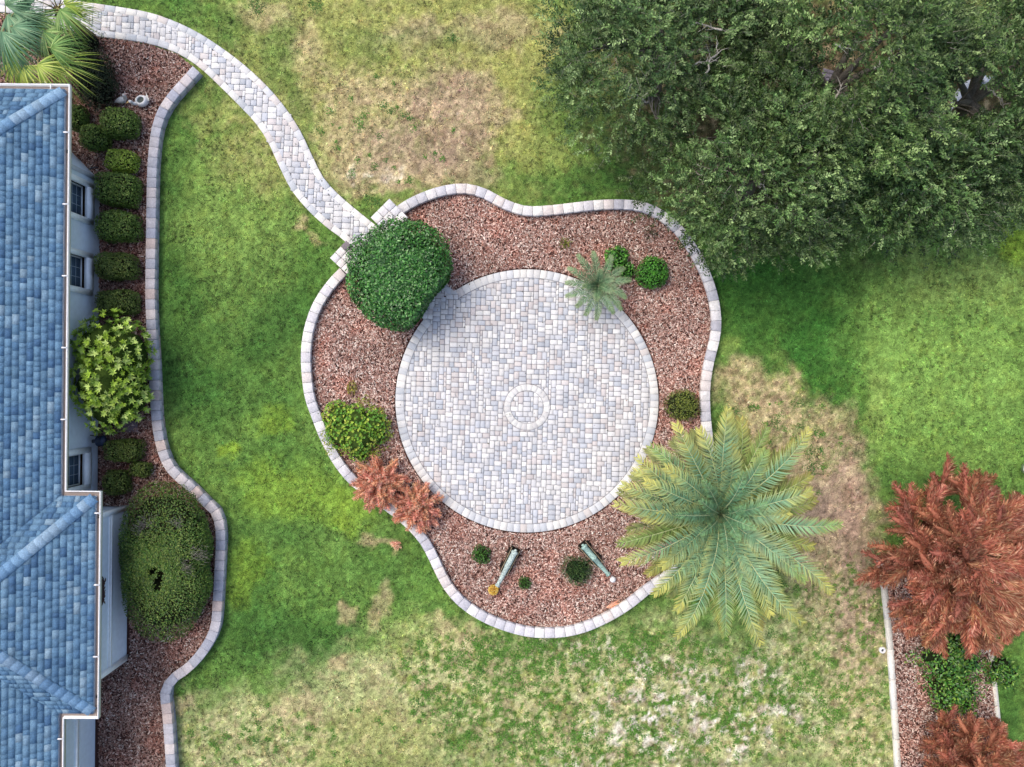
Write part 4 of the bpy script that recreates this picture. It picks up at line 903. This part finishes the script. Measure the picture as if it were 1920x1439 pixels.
for x, y, hh in ((1358, 884, 3.35), (1372, 917, 3.4), (1318, 903, 3.2), (1352, 893, 3.3)):
    c = P(x, y, hh); g = Geo(); g.tube([(pcx, pcy, zc - .2), (pcx * .5 + c[0] * .5, pcy * .5 + c[1] * .5, zc + .05), c], [.03, .022, .012], C(190, 120, 50), 6); m = 150
    u = rng.normal(0, 1, (m, 3)) * np.array([.09, .13, .09]); g.leaves(c + u, u + rng.normal(0, .05, (m, 3)) + np.array([0, 0, .02]), rng.normal(size=(m, 3)), .09, .03, np.array([C(206, 112, 36), C(186, 84, 34), C(216, 150, 60)])[rng.integers(0, 3, m)]); part(palm, "fruit_stalk", g, M_dead)
for a0 in (-.45, -.62): 
    g = Geo(); e = P(1385, 985 + 14 * (a0 < -.5), zc + .3); g.tube([(pcx, pcy, zc + .1), e], [.03, .02], C(196, 176, 140), 6); part(palm, "cut_stalk", g, M_bark)

sz = .75; sx, sy = P(1122, 536, sz)[:2]; sp_ = thing("small_palm", "small grey green feather palm leaning over the patio's top right edge", "palm", (sx, sy, 0))
g = Geo(); zz = np.linspace(-.05, sz - .1, 8); g.tube(np.column_stack([np.full(8, sx), np.full(8, sy), zz]), .09 + .02 * (np.arange(8) % 2), C(120, 104, 84), 9); part(sp_, "trunk", g, M_bark)
SG, SG2 = C(92, 134, 94), C(124, 152, 104)
for i, (a0, R) in enumerate([(100, .95), (62, .9), (35, .85), (10, .9), (-15, .85), (-42, .95), (-68, .9), (-92, 1.0), (-112, .95), (-135, .9), (-158, 1.0), (178, .95), (155, 1.0), (128, 1.05), (85, .5), (-30, .5), (-100, .55), (-170, .55), (30, .5)]):
    g = frond((sx, sy, sz - .05), math.radians(a0), .75 + (.35 if R < .6 else 0), R * 1.16, 1.15, 34, .019, .22, SG * rng.uniform(.8, 1.12), SG2, C(170, 176, 130), C(176, 190, 150), .2 * rng.normal(), 500 + i); part(sp_, "frond", g, M_leaf)

# fan palmettos
def fan(base, hub, az, R, nseg, pal, seed, spread=2.0, fold=.5):
    r = np.random.default_rng(seed); g = Geo(); base = np.array(base); hub = np.array(hub)
    g.tube([base, base * .5 + hub * .5 + np.array([0, 0, .08]), hub], [.018, .015, .012], C(176, 172, 112), 5)
    fwd = nrm(np.array([math.cos(az), math.sin(az), -.12])); sd = nrm(np.cross(fwd, [0, 0, 1.0])); up = np.cross(sd, fwd)
    for k in range(nseg):
        a = (k / (nseg - 1) - .5) * 2 * spread * .5 * 1.15 + r.normal(0, .03); l = R * (.78 + .22 * math.cos(a * .8)) * r.uniform(.88, 1.06)
        D = fwd * math.cos(a) + sd * math.sin(a) + up * (.18 - fold * .25 * abs(math.sin(a))); D = nrm(D); S = nrm(np.cross(D, up)) * .014
        q = np.linspace(0, 1, 6); sag = .55 * l * q ** 2.4 * r.uniform(.6, 1.15); ctr = hub + D * (l * q)[:, None] - np.array([0, 0, 1.0]) * sag[:, None]
        wd = np.array([.5, 1.0, 1.1, .85, .5, .08])[:, None]; V = np.concatenate([ctr - S * wd, ctr + S * wd + np.array([0, 0, .008])])
        cc = pal[r.integers(0, len(pal))] * r.uniform(.8, 1.25); cols = cc * np.linspace(1.1, .85, 6)[:, None]
        g.quads(V, [(i, i + 1, i + 7, i + 6) for i in range(5)], np.concatenate([cols, cols]))
    return g
FG = [C(140, 170, 66), C(168, 190, 80), C(112, 146, 58), C(192, 206, 104)]; FB = [C(104, 148, 110), C(128, 170, 128), C(86, 128, 92), C(150, 184, 140)]; FM = [C(112, 156, 80), C(136, 174, 92), C(92, 134, 66), C(160, 188, 110)]
for lab, cx, cy, hz, fans in (
  ("fan palmetto with yellow green fronds hanging beside the roof's top corner", 66, 78, 2.2, [(102, 116, -32, 80, 0), (45, 124, -62, 56, 0), (70, 122, -20, 60, 0), (30, 118, -110, 50, 0), (82, 60, -38, 74, 2), (95, 90, 5, 60, 2), (40, 95, -140, 60, 1), (55, 50, 100, 60, 1)]),
  ("fan palmetto arching over the path at the top left corner", 92, 6, 2.3, [(116, 22, -10, 66, 0), (112, 18, -48, 62, 2), (120, 8, 25, 60, 0), (63, 34, -34, 82, 2), (100, -20, 70, 60, 2), (66, 0, 160, 60, 1), (75, 24, -100, 66, 2), (60, 22, -150, 60, 1)]),
  ("blue green fan palmetto cut off by the left edge above the roof", 0, 40, 2.5, [(14, 28, -52, 92, 1), (24, 50, -20, 62, 1), (4, 60, -75, 80, 1), (-12, 60, -120, 70, 1), (10, 82, -40, 56, 2), (10, 10, 30, 62, 1), (-10, 10, 120, 60, 1), (26, 24, 8, 60, 1)])):
    c = P(cx, cy, hz); t = thing("fan_palmetto", lab, "palm", (c[0], c[1], 0), "fan palmettos in the top left corner")
    g = Geo(); g.tube([(c[0], c[1], -.05), (c[0], c[1], hz * .5), (c[0], c[1], hz - .35)], [.16, .13, .11], C(120, 98, 76), 9); part(t, "trunk", g, M_bark)
    for i, (hx, hy, az, Rp, kind) in enumerate(fans):
        hub = P(hx, hy, hz + .1 * (i % 3)); part(t, "fan_frond", fan((c[0], c[1], hz - .4), hub, math.radians(az), Rp / 66.0, 30, (FG, FB, FM)[kind], int(cx * 7 + i)), M_leaf)
    g = Geo()
    for i in range(24):
        a = rng.uniform(0, 6.28); e = np.array([c[0] + .5 * math.cos(a), c[1] + .5 * math.sin(a), hz - rng.uniform(.5, 1.0)]); g.tube([(c[0], c[1], hz - .4), e], [.02, .006], C(130, 96, 60) * rng.uniform(.6, 1.1), 4)
    part(t, "dead_skirt", g, M_dead)

# dead russet plumes
RED = [C(204, 130, 108), C(222, 152, 126), C(178, 106, 86), C(236, 184, 154), C(190, 116, 96), C(212, 158, 122)]; RED = [q * np.array([1.12, 1.18, 1.22]) for q in RED]
def plume(g, base, D, L, rad, pal, r, n=120, wid=.012, rach=None, tlo=.62):
    D = nrm(np.asarray(D)); S = nrm(np.cross(D, [0.05, 0.02, 1.0])); U = np.cross(S, D); k = 8; q = np.linspace(0, 1, k); tone = r.uniform(tlo, 1.15) * np.array([1, r.uniform(.94, 1.12), r.uniform(.9, 1.08)])
    bend = r.normal(0, .14) * L; ax = np.asarray(base) + D * (L * q)[:, None] + S * (bend * q ** 2)[:, None] - np.array([0, 0, 1.0]) * (L * .14 * q ** 2)[:, None]
    body = rad * .50 * np.array([.12, .5, .85, 1.0, .95, .78, .5, .06]); cb = np.array(pal[0]) * tone * .95
    g.tube(ax, body, cb, 6)
    s = np.sort(r.uniform(.06, 1.0, n)); p = np.stack([np.interp(s, q, ax[:, j]) for j in range(3)], -1)
    ph = r.uniform(-.6, math.pi + .6, n); out = np.cos(ph)[:, None] * S + np.sin(ph)[:, None] * U
    w = np.interp(s, q, body); p = p + out * (w * .9)[:, None]
    d = nrm(D * 1.15 + out * .95 + r.normal(0, .14, (n, 3))); l = rad * 1.2 * (np.sin(np.clip(s * .8 + .2, 0, 1) * math.pi) ** .5 * .8 + .2) * r.uniform(.75, 1.2, n)
    cc = np.array(pal)[r.integers(0, len(pal), n)] * r.uniform(.7, 1.25, (n, 1)) * tone
    g.leaves(p, d, nrm(out + U * .3 + r.normal(0, .3, (n, 3))), l, wid * r.uniform(.8, 1.4, n), cc, fold=.1, mid=.4)
def dead_shrub(label, cx, cy, w, h, H, npl, seed, pal):
    r = np.random.default_rng(seed); zc = H * .5; c = P(cx, cy, zc); s = (CAM_H - zc) / FPX; a, b = w / 2 * s, h / 2 * s
    t = thing("dead_shrub", label, "dead shrub", (c[0], c[1], 0)); g = Geo(); g.tube([(c[0], c[1], -.05), (c[0], c[1], H * .45)], [.05, .03], C(120, 90, 70), 7); part(t, "trunk", g, M_bark)
    for i in range(npl):
        az = i * 2.39996 + r.normal(0, .2); f = math.sqrt((i + .6) / npl); m = .5 * f
        end = np.array([c[0] + a * f * math.cos(az), c[1] + b * f * math.sin(az), H * (.28 + .75 * math.sqrt(max(0, 1 - f * f * .95)))])
        st = np.array([c[0] + a * m * .55 * math.cos(az), c[1] + b * m * .55 * math.sin(az), H * (.2 + .25 * (1 - f))]); v = end - st; L = np.linalg.norm(v)
        L2 = float(np.clip(L, .36, .62)); st = end - v / L * L2; g = Geo(); plume(g, st, v, L2 * r.uniform(.9, 1.1), r.uniform(.10, .13), pal, r, 100, .030, tlo=.9)
        g.tube([(c[0], c[1], H * .15), (c[0] * .4 + st[0] * .6, c[1] * .4 + st[1] * .6, st[2] * .7), st], [.014, .012, .008], C(230, 196, 160), 4)
        part(t, "plume", g, M_dead)
    return t
def dead_tree(name, label, cx, cy, w, h, H, nb, npl, Lr, rad, seed, pal, wid=.02, loc0=None, lim=None, nn=120):
    r = np.random.default_rng(seed); zc = H * .55; c = P(cx, cy, zc); s = (CAM_H - zc) / FPX; a, b = w / 2 * s, h / 2 * s
    t = thing(name, label, "dead tree", (c[0], c[1], 0)); g = Geo()
    g.tube([(c[0], c[1], -.05), (c[0] + .03, c[1], H * .4), (c[0], c[1], H * .8)], [.11 * H / 2.4, .08 * H / 2.4, .03], C(110, 84, 66), 8); part(t, "trunk", g, M_bark)
    for i in range(nb):
        az = i * 2.39996 + r.normal(0, .15); f = math.sqrt((i + .7) / nb); el = (1 - f) * 1.25 + .08
        end = np.array([c[0] + a * f * math.cos(az) * .78, c[1] + b * f * math.sin(az) * .78, H * (.40 + .60 * math.sqrt(max(0, 1 - f * f)) * r.uniform(.85, 1.05))]); st = np.array([c[0], c[1], H * (.25 + .3 * (1 - f))])
        g = Geo(); mid = st * .5 + end * .5 + np.array([0, 0, .06 * H]); g.tube([st, mid, end], [.03, .022, .012], C(150, 112, 86), 5)
        dir0 = nrm(end - mid)
        for j in range(npl):
            u = r.uniform(.35, 1.0) if j else 1.0; p = mid * (1 - u) + end * u if u > .5 else st * (1 - u) + mid * u
            sp = r.normal(0, .55); hd = math.atan2(dir0[1], dir0[0]) + sp if f > .25 else r.uniform(0, 6.283)
            D = np.array([math.cos(hd), math.sin(hd), r.uniform(-.05, .5) + (1 - f) * .5])
            plume(g, p, D, r.uniform(*Lr), rad * r.uniform(.8, 1.2), pal, r, nn, wid, C(204, 168, 130) if r.random() < .25 else C(150, 96, 70))
        part(t, "branch", g, M_dead)
    g = Geo(); g.blob((c[0], c[1], H * .38), (a * .42, b * .42, H * .26), C(92, 50, 40), .3, 16, seed); part(t, "inner_twigs", g, M_bark)
    return t
dead_tree("dead_tree", "big russet dead tree with feathery plumes at the right edge", 1792, 1052, 350, 356, 2.6, 62, 7, (.65, 1.1), .19, 3, RED, .031, nn=170)
dead_tree("dead_tree", "lower russet dead tree cut off by the frame's bottom right corner", 1812, 1432, 200, 190, 1.7, 28, 7, (.55, .9), .17, 5, RED, .031, nn=150)
OR = [1.12 * C(250, 190, 164), C(255, 212, 188), 1.12 * C(240, 168, 142), C(255, 230, 200), 1.12 * C(246, 180, 154)]
dead_shrub("salmon brown dead feathery shrub below the spreading yellow green bush", 712, 908, 118, 122, .95, 70, 7, OR)
dead_shrub("salmon brown dead feathery shrub nearest the patio's lower left edge", 784, 952, 106, 106, .9, 62, 9, OR)
for x, y, an, l, lab in ((1152, 1134, 20, .55, "fallen orange brown dead frond on the mulch by the lower wall"), (742, 1022, -20, .4, "dry brown sprig dropped on the grass below the dead shrubs"), (1705, 1180, 60, .5, "dead orange sprig on the mulch under the big russet tree")):
    c = P(x, y, .1); r = np.random.default_rng(int(x)); g = Geo(); d = np.array([math.cos(math.radians(an)), math.sin(math.radians(an)), .05])
    for k in range(3): plume(g, c - d * l * .5 + np.array([0, 0, .02]), d + np.array([0, .25 * (k - 1), 0]), l * (1 - .15 * abs(k - 1)), .08, OR, r, 60, .014)
    solo("fallen_frond", g, M_dead, lab, "frond", (c[0], c[1], .05), group="dead fronds on the ground")

# ------------------------------------------------------------------ oaks
OAK = np.array([C(*q) for q in ((72, 102, 54), (88, 120, 64), (112, 142, 82), (58, 84, 46), (138, 164, 106), (80, 102, 54))])
GAPS = [(1803, 178, 40), (1795, 205, 36), (1815, 158, 36), (1845, 190, 40), (1560, 144, 42), (1582, 150, 34), (1335, 95, 24), (1330, 60, 20), (1440, 165, 26), (1225, 200, 24), (1330, 240, 32), (1420, 360, 22), (1555, 15, 28), (1830, 15, 28), (1700, 180, 20)]
def oak(label, cx, cy, rx, ry, H, seed, ncl, tint):
    r = np.random.default_rng(seed); zc = H * .66; c = P(cx, cy, zc); s = (CAM_H - zc) / FPX; a, b = rx * s, ry * s
    t = thing("oak_tree", label, "tree", (c[0], c[1], 0), "oaks in the top right grove"); gl = Geo(); gw = Geo(); gt = Geo()
    tr = [(c[0], c[1], -.1), (c[0] + .1, c[1] - .05, H * .18), (c[0] - .05, c[1] + .1, H * .36)]; gt.tube(tr, [.30, .23, .19], C(112, 102, 92), 10); part(t, "trunk", gt, M_bark)
    # clumps over a domed crown
    q = np.arange(ncl) + .5; f = np.sqrt(q / ncl); az = q * 2.39996 + r.normal(0, .2, ncl)
    dome = np.sqrt(np.maximum(0, 1 - f ** 2)); zz = H * (.34 + .60 * dome * r.uniform(.55, 1.08, ncl) + r.uniform(-.06, .06, ncl))
    edge = 1 + .16 * (fbm(np.cos(az) * 1.7 + 9, np.sin(az) * 1.7 + 9, seed % 40, 2) - .5) * 2
    cc = np.column_stack([c[0] + a * f * edge * np.cos(az), c[1] + b * f * edge * np.sin(az), zz]); cc += r.normal(0, .12, cc.shape)
    cr = r.uniform(.34, .85, ncl); tone = r.uniform(.6, 1.45, ncl)
    limbs = []
    for i in range(9):
        an = i * .7 + r.normal(0, .2); e = np.array([c[0] + a * .6 * math.cos(an), c[1] + b * .6 * math.sin(an), H * r.uniform(.52, .70)]); m = np.array(tr[2]) * .5 + e * .5 + np.array([0, 0, -.1 + .2 * r.random()])
        gb = Geo(); gb.tube([tr[2], np.array(tr[2]) * .7 + m * .3, m, e], [.13, .11, .08, .04], C(146, 140, 130), 7); limbs.append((m, e))
        for k in range(7):
            u = r.uniform(.2, 1); p = m * (1 - u) + e * u; w = cc[r.integers(0, ncl)]
            near = cc[np.argsort(np.linalg.norm(cc - p, axis=1))[:6]][r.integers(0, 6)]
            gb.tube([p, p * .5 + near * .5 + r.normal(0, .1, 3), near], [.035, .022, .01], C(158, 152, 142) * r.uniform(.7, 1.1), 5)
        part(t, "limb", gb, M_bark)
    # sprays
    per = 78; m = ncl * per; ci = np.repeat(np.arange(ncl), per); u = nrm(r.normal(size=(m, 3))); u[:, 2] = np.where(u[:, 2] < -.25, -u[:, 2] * .6, u[:, 2]); u = nrm(u)
    B = cc[ci] + u * (cr[ci] * r.uniform(.35, 1.0, m) ** .6)[:, None] * np.array([1.25, 1.25, .8])
    ppx, ppy = PX(B[:, 0], B[:, 1], B[:, 2]); keep = np.ones(m, bool)
    for gx, gy, gr in GAPS: keep &= np.hypot(ppx - gx, ppy - gy) > gr * r.uniform(.75, 1.25, m)
    B, u, ci = B[keep], u[keep], ci[keep]; m = len(B)
    outw = nrm(np.column_stack([cc[ci][:, 0] - c[0], cc[ci][:, 1] - c[1], np.full(m, .35)]))
    Ds = nrm(u * .9 + outw * .55 + r.normal(0, .45, (m, 3)) + np.array([0, 0, .15])); Ls = r.uniform(.22, .48, m)
    W = nrm(np.cross(Ds, [[0, 0, 1.0]])) * .006; e = B + Ds * Ls[:, None]
    tw = r.random(m) < .25; mt = int(tw.sum()); V = np.stack([B[tw] - W[tw], B[tw] + W[tw], e[tw]], 1).reshape(-1, 3)
    gw.add(V, np.arange(3 * mt).reshape(-1, 3), np.repeat(C(160, 156, 146) * r.uniform(.5, 1.1, (mt, 1)), 3, 0))
    S = nrm(np.cross(Ds, [[0, 0, 1.0]])); nl = 13; base = OAK[r.integers(0, 6, m)] * .9 * tone[ci][:, None] * np.array(tint)
    for k in range(nl):
        tt = .18 + .82 * (k / (nl - 1)); sd = 1 if k % 2 else -1; p = B + Ds * (Ls * tt)[:, None]
        D = Ds * .65 + S * sd * (.95 if k < nl - 1 else .1) + r.normal(0, .3, (m, 3)) + np.array([0, 0, .1])
        gl.leaves(p, D, np.array([0, 0, 1.0]) + r.normal(0, .5, (m, 3)), .084 * r.uniform(.7, 1.35, m), .038 * r.uniform(.8, 1.3, m), base * r.uniform(.62, 1.48, (m, 1)))
    part(t, "crown", gl, M_leaf, stuff=True); part(t, "twigs", gw, M_bark, stuff=True); return t
def bare_branch(t, x, y, z, an, L, r):
    g = Geo(); p = P(x, y, z); d = np.array([math.cos(an), math.sin(an), .15]); col = C(198, 194, 184)
    k = np.linspace(0, 1, 7); ax = p + d * (L * k)[:, None] + r.normal(0, .03, (7, 3)); g.tube(ax, np.linspace(.03, .008, 7), col, 6)
    for j in range(1, 6):
        a2 = an + (.7 if j % 2 else -.7) + r.normal(0, .2); e = ax[j] + np.array([math.cos(a2), math.sin(a2), .2]) * L * r.uniform(.25, .5)
        g.tube([ax[j], ax[j] * .5 + e * .5 + r.normal(0, .02, 3), e], [.014, .01, .004], col * r.uniform(.8, 1.05), 5)
    part(t, "bare_branch", g, M_bark)
OAKS = []
OAKS.append(oak("oak tree nearest the lawn at the top, left of the grove", 1262, 62, 205, 172, 6.0, 11, 72, (1, 1, 1)))
OAKS.append(oak("oak tree of the grove overhanging the patio bed's wall", 1452, 304, 182, 162, 5.6, 13, 66, (1.0, 1.02, .98)))
OAKS.append(oak("oak tree in the middle of the grove, with the brightest top", 1620, 120, 240, 220, 7.0, 15, 84, (1.06, 1.06, .96)))
OAKS.append(oak("oak tree at the grove's lower right, over the bright lawn", 1750, 300, 180, 128, 5.4, 17, 60, (.95, 1.0, .95)))
OAKS.append(oak("oak tree in the top right corner, behind the curved stone edging", 1900, 150, 160, 230, 6.2, 19, 62, (.92, .96, .92)))

rb = np.random.default_rng(77)
for ti, x, y, z, an, L in ((0, 1352, 58, 4.9, 2.9, .7), (0, 1322, 140, 4.7, 1.2, .8), (0, 1300, 122, 4.6, .3, .6), (0, 1215, 195, 3.6, 2.6, .5), (1, 1395, 240, 4.4, .5, .8), (1, 1322, 350, 3.6, 1.9, .6), (1, 1440, 360, 4.4, 2.4, .5), (2, 1565, 85, 5.6, -.2, .5),
                       (2, 1560, 200, 5.0, 1.2, .6), (2, 1640, 130, 6.0, .6, .5), (2, 1690, 90, 5.8, 1.8, .6), (3, 1690, 365, 4.2, .8, .6), (3, 1780, 265, 4.3, .5, .6), (3, 1540, 352, 4.2, 2.5, .5), (4, 1850, 160, 4.6, -.9, .7), (4, 1735, 90, 4.8, 1.2, .6)): bare_branch(OAKS[ti], x, y, z, an, L, rb)

# stone ring and bench glimpsed through the grove
line = catmull([(1865, 150), (1835, 148), (1812, 163), (1800, 182), (1794, 208), (1798, 240)], 4); wl = np.array([P(a, b, .25)[:2] for a, b in line])
t = thing("stone_edging", "curved pale stone edging glimpsed through the gap in the oaks", "edging", np.append(wl.mean(0), 0)); stone_run(t, "edging_stone", wl, -.11, .11, .36, -.05, .25, M_block, ([C(214, 220, 228), C(204, 210, 220)], [1, 1]), gap=.012, ch=.01)
c = P(1566, 146, .5); r0 = math.radians(-14); ax = np.array([[math.cos(r0), math.sin(r0), 0], [-math.sin(r0), math.cos(r0), 0], [0, 0, 1]])
t = thing("garden_bench", "weathered grey bench half hidden in the shade of the oaks", "bench", (c[0], c[1], 0))
for k in range(3): part(t, "seat_plank", Geo().box(c + ax[1] * (k - 1) * .13, ax, (.42, .058, .02), C(150, 142, 150) * rng.uniform(.8, 1.1), ch=.005), M_bark)
for sx_ in (-.34, .34):
    part(t, "leg", Geo().box(np.array([c[0], c[1], .23]) + ax[0] * sx_, ax, (.03, .16, .245), C(110, 102, 104)), M_bark)

# ------------------------------------------------------------------ cannons and garden ornaments
def cannon(label, bx, by, mx, my, tint):
    a, b = P(bx, by, .42), P(mx, my, .42); d = b - a; L = np.linalg.norm(d); d /= L; sd = np.array([-d[1], d[0], 0]); up = np.array([0, 0, 1.0])
    t = thing("garden_cannon", label, "cannon", ((a[0] + b[0]) / 2, (a[1] + b[1]) / 2, 0), "pair of weathered green cannons in the mulch")
    axb = np.array([sd, up, d]); pr = [(0, -.06), (.04, -.055), (.045, -.03), (.03, 0), (.085, .0), (.105, .02), (.105, .07), (.092, .08), (.092, .40 * L), (.098, .405 * L), (.098, .44 * L), (.084, .445 * L), (.06, .93 * L), (.078, .95 * L), (.082, .99 * L), (.07, L), (.04, L), (.036, L - .08), (0, L - .09)]
    g = Geo(); cols = np.array([C(*tint) * (1 - .15 * (h / L)) for r_, h in pr]); g.lathe(pr, cols, a, axb, 14); part(t, "barrel", g, M_verdi, True)
    for s in (-1, 1):
        g = Geo(); p0, p1 = a + sd * s * .135, a + d * L * .66 + sd * s * .115
        V = []
        for p, h in ((p0 - d * .06, .36), (p1, .40)):
            for o in (-.018, .018): V += [np.array([*(p + sd * o)[:2], .03]), np.array([*(p + sd * o)[:2], h])]
        g.quads(V, [(0, 4, 5, 1), (2, 3, 7, 6), (1, 5, 7, 3), (0, 1, 3, 2), (4, 6, 7, 5)], C(62, 56, 48)); part(t, "carriage_side", g, M_bark)
        g = Geo(); g.tube([p0 + up * (-.06) - d * .05, p1 + up * (-.015)], .012, C(164, 150, 124), 5); part(t, "rail", g, M_bark)
        for u in (.1, .5):
            wc = a + d * L * u + sd * s * .175; g = Geo(); g.lathe([(0, -.02), (.10, -.02), (.10, .02), (0, .02)], C(50, 46, 42), (wc[0], wc[1], .10), np.array([d, up, sd]), 14); part(t, "wheel", g, M_bark)
    g = Geo(); m = a + d * L * .3; g.box((m[0], m[1], .14), np.array([d, sd, up]), (L * .35, .11, .03), C(40, 36, 32)); part(t, "bed_plank", g, M_bark)
cannon("weathered pale green cannon pointing to the yellow flower head", 966, 1034, 932, 1100, (186, 204, 198))
cannon("weathered teal cannon pointing to the white globe", 1094, 1024, 1142, 1079, (158, 190, 180))
c = P(925, 1107, .25); t = thing("yellow_flower", "yellow rounded flower head at the muzzle of the left cannon", "flower", (c[0], c[1], 0)); g = Geo(); m = 420
u = nrm(rng.normal(size=(m, 3))); u[:, 2] = np.abs(u[:, 2]); g.blob((c[0], c[1], .2), (.13, .13, .09), C(196, 136, 40), .1, 12); g.leaves(np.array([c[0], c[1], .2]) + u * np.array([.12, .12, .09]), u + rng.normal(0, .3, (m, 3)), rng.normal(size=(m, 3)), .055, .035, np.array([C(255, 222, 110), C(250, 204, 84), C(255, 234, 150)])[rng.integers(0, 3, m)]); part(t, "bloom", g, M_leaf)
g = Geo(); g.tube([(c[0], c[1], 0), (c[0], c[1], .18)], .012, C(90, 120, 50), 5); part(t, "stalk", g, M_bark)
c = P(1149, 1087, .2); t = thing("white_globe", "white globe ornament at the muzzle of the right cannon", "globe", (c[0], c[1], 0)); th = np.linspace(-1.35, 1.57, 14)
g = Geo(); g.lathe([(.095 * math.cos(q), .19 + .095 * math.sin(q)) for q in th], C(246, 248, 248), (c[0], c[1], 0), None, 20); part(t, "globe", g, M_ceram, True)
g = Geo(); g.lathe([(0, 0), (.085, .0), (.085, .03), (.04, .05), (.035, .1), (0, .1)], C(222, 224, 228), (c[0], c[1], .03), None, 16); part(t, "foot", g, M_ceram, True)

def bird(label, cx, cy, az, L, planter):
    c = P(cx, cy, .25); d = np.array([math.cos(az), math.sin(az), 0]); s = np.array([-d[1], d[0], 0]); up = np.array([0, 0, 1.0]); WH = C(240, 240, 238)
    t = thing("bird_planter" if planter else "bird_statue", label, "planter" if planter else "statue", (c[0], c[1], 0)); g = Geo(); k = 18
    if planter:
        prof = [(.08, .04), (.13, .07), (.17, .15), (.175, .23), (.155, .31), (.12, .335), (.10, .33), (.095, .28), (0, .24)]
        cols = np.array([WH] * 7 + [C(110, 122, 116)] + [C(60, 66, 60)]); g.lathe(prof, cols, (c[0], c[1], 0), np.array([d, s, up]), 20, (1.12, .95)); part(t, "body", g, M_ceram, True)
        g = Geo(); g.leaves(np.array([c + s * o - d * .15 + up * -.02 for o in (-.06, 0, .06)]), np.array([-d + up * .9 + s * o * 3 for o in (-.06, 0, .06)]), np.tile(-d, (3, 1)), .2, .11, WH, tip=.1); part(t, "tail", g, M_ceram)
        nk = [c + d * .17 + up * -.05, c + d * .26 + up * .06, c + d * .25 + up * .2, c + d * .30 + up * .24]
    else:
        q = np.linspace(0, 1, 14); rad = .115 * np.sin(np.clip(q * .93 + .07, 0, 1) * math.pi) ** .8 * (.45 + .75 * q); rad = np.maximum(rad, .008)
        ctr = c + d * ((q - .55) * L)[:, None] + up * (.02 * np.sin(q * 3) - .06 + .0 * q)[:, None]; g.tube(ctr, rad, WH, k); part(t, "body", g, M_ceram, True)
        g = Geo(); g.box((c[0], c[1], .05), np.array([d, s, up]), (.08, .06, .06), WH, ch=.02); part(t, "foot", g, M_ceram)
        nk = [c + d * .34 * L + up * .0, c + d * .45 * L + up * .1, c + d * .50 * L + up * .2, c + d * .56 * L + up * .23]
    g = Geo(); g.tube(catmull(nk, .02), np.interp(np.linspace(0, 1, len(catmull(nk, .02))), [0, .6, .85, 1], [.06, .04, .05, .035]), WH, 10); part(t, "neck", g, M_ceram, True)
    g = Geo(); hd = nk[-1]; g.tube([hd, hd + d * .05, hd + d * .10 - up * .01], [.026, .02, .006], C(226, 190, 130) if planter else C(232, 200, 190), 7); part(t, "beak", g, M_ceram)
bird("white long bodied bird statue behind the clipped boxwood", 226, 187, math.radians(17), .42, False)
bird("white bird shaped planter pot with an open back on the mulch", 265, 189, math.radians(205), .4, True)

c = P(1654, 1219); g = Geo(); g.lathe([(.045, .0), (.045, .05), (.055, .06), (.09, .06), (.10, .04), (.10, -.02)], C(240, 240, 238), (c[0], c[1], 0), None, 20); t = thing("pipe_cap", "small white ring shaped pipe cap in the grass by the cream edging", "pipe cap", (c[0], c[1], 0)); part(t, "rim", g, M_paint, True)
g = Geo(); g.lathe([(.046, .012), (.02, .012), (0, .012)], C(70, 78, 84), (c[0], c[1], 0), None, 16); part(t, "hole", g, M_metal)
c = P(1934, 880, .2); g = Geo(); g.lathe([(0, .03), (.2, .0), (.25, .22), (.27, .24), (.25, .25), (.23, .22), (0, .18)], np.array([C(244, 246, 248)] * 6 + [C(120, 100, 84)]), (c[0], c[1], 0), None, 24)
solo("white_pot", g, M_ceram, "white round pot mostly cut off by the right edge of the picture", "pot", (c[0], c[1], 0), True)

# fallen leaves and bits on the paving
g = Geo(); m = 130; a = rng.uniform(0, 6.283, m); r = pr * np.sqrt(rng.random(m)); k = m // 3
Xl = pc[0] + r * np.cos(a); Yl = pc[1] + r * np.sin(a)
tq = rng.random(k) * .8; pa = np.stack([np.interp(tq * (len(wpu) - 1), np.arange(len(wpu)), wpu[:, j]) for j in (0, 1)], 1); pb = np.stack([np.interp(tq * (len(wpl) - 1), np.arange(len(wpl)), wpl[:, j]) for j in (0, 1)], 1)
wq = rng.uniform(.1, .9, (k, 1)); pm = pa * wq + pb * (1 - wq); Xl[:k], Yl[:k] = pm[:, 0], pm[:, 1]
D = np.column_stack([rng.normal(0, 1, (m, 2)), rng.uniform(0, .2, m)]); zl = np.where(np.arange(m) < k, .062, .088)
g.leaves(np.column_stack([Xl, Yl, zl]), D, np.tile([0, 0, 1.0], (m, 1)) + rng.normal(0, .2, (m, 3)), rng.uniform(.03, .07, m), rng.uniform(.015, .035, m), np.array([C(120, 96, 70), C(90, 84, 70), C(150, 120, 84), C(104, 110, 72)])[rng.integers(0, 4, m)])
setting("fallen_leaves", g, M_dead, kind="stuff", label="small fallen leaves and bits on the paving")
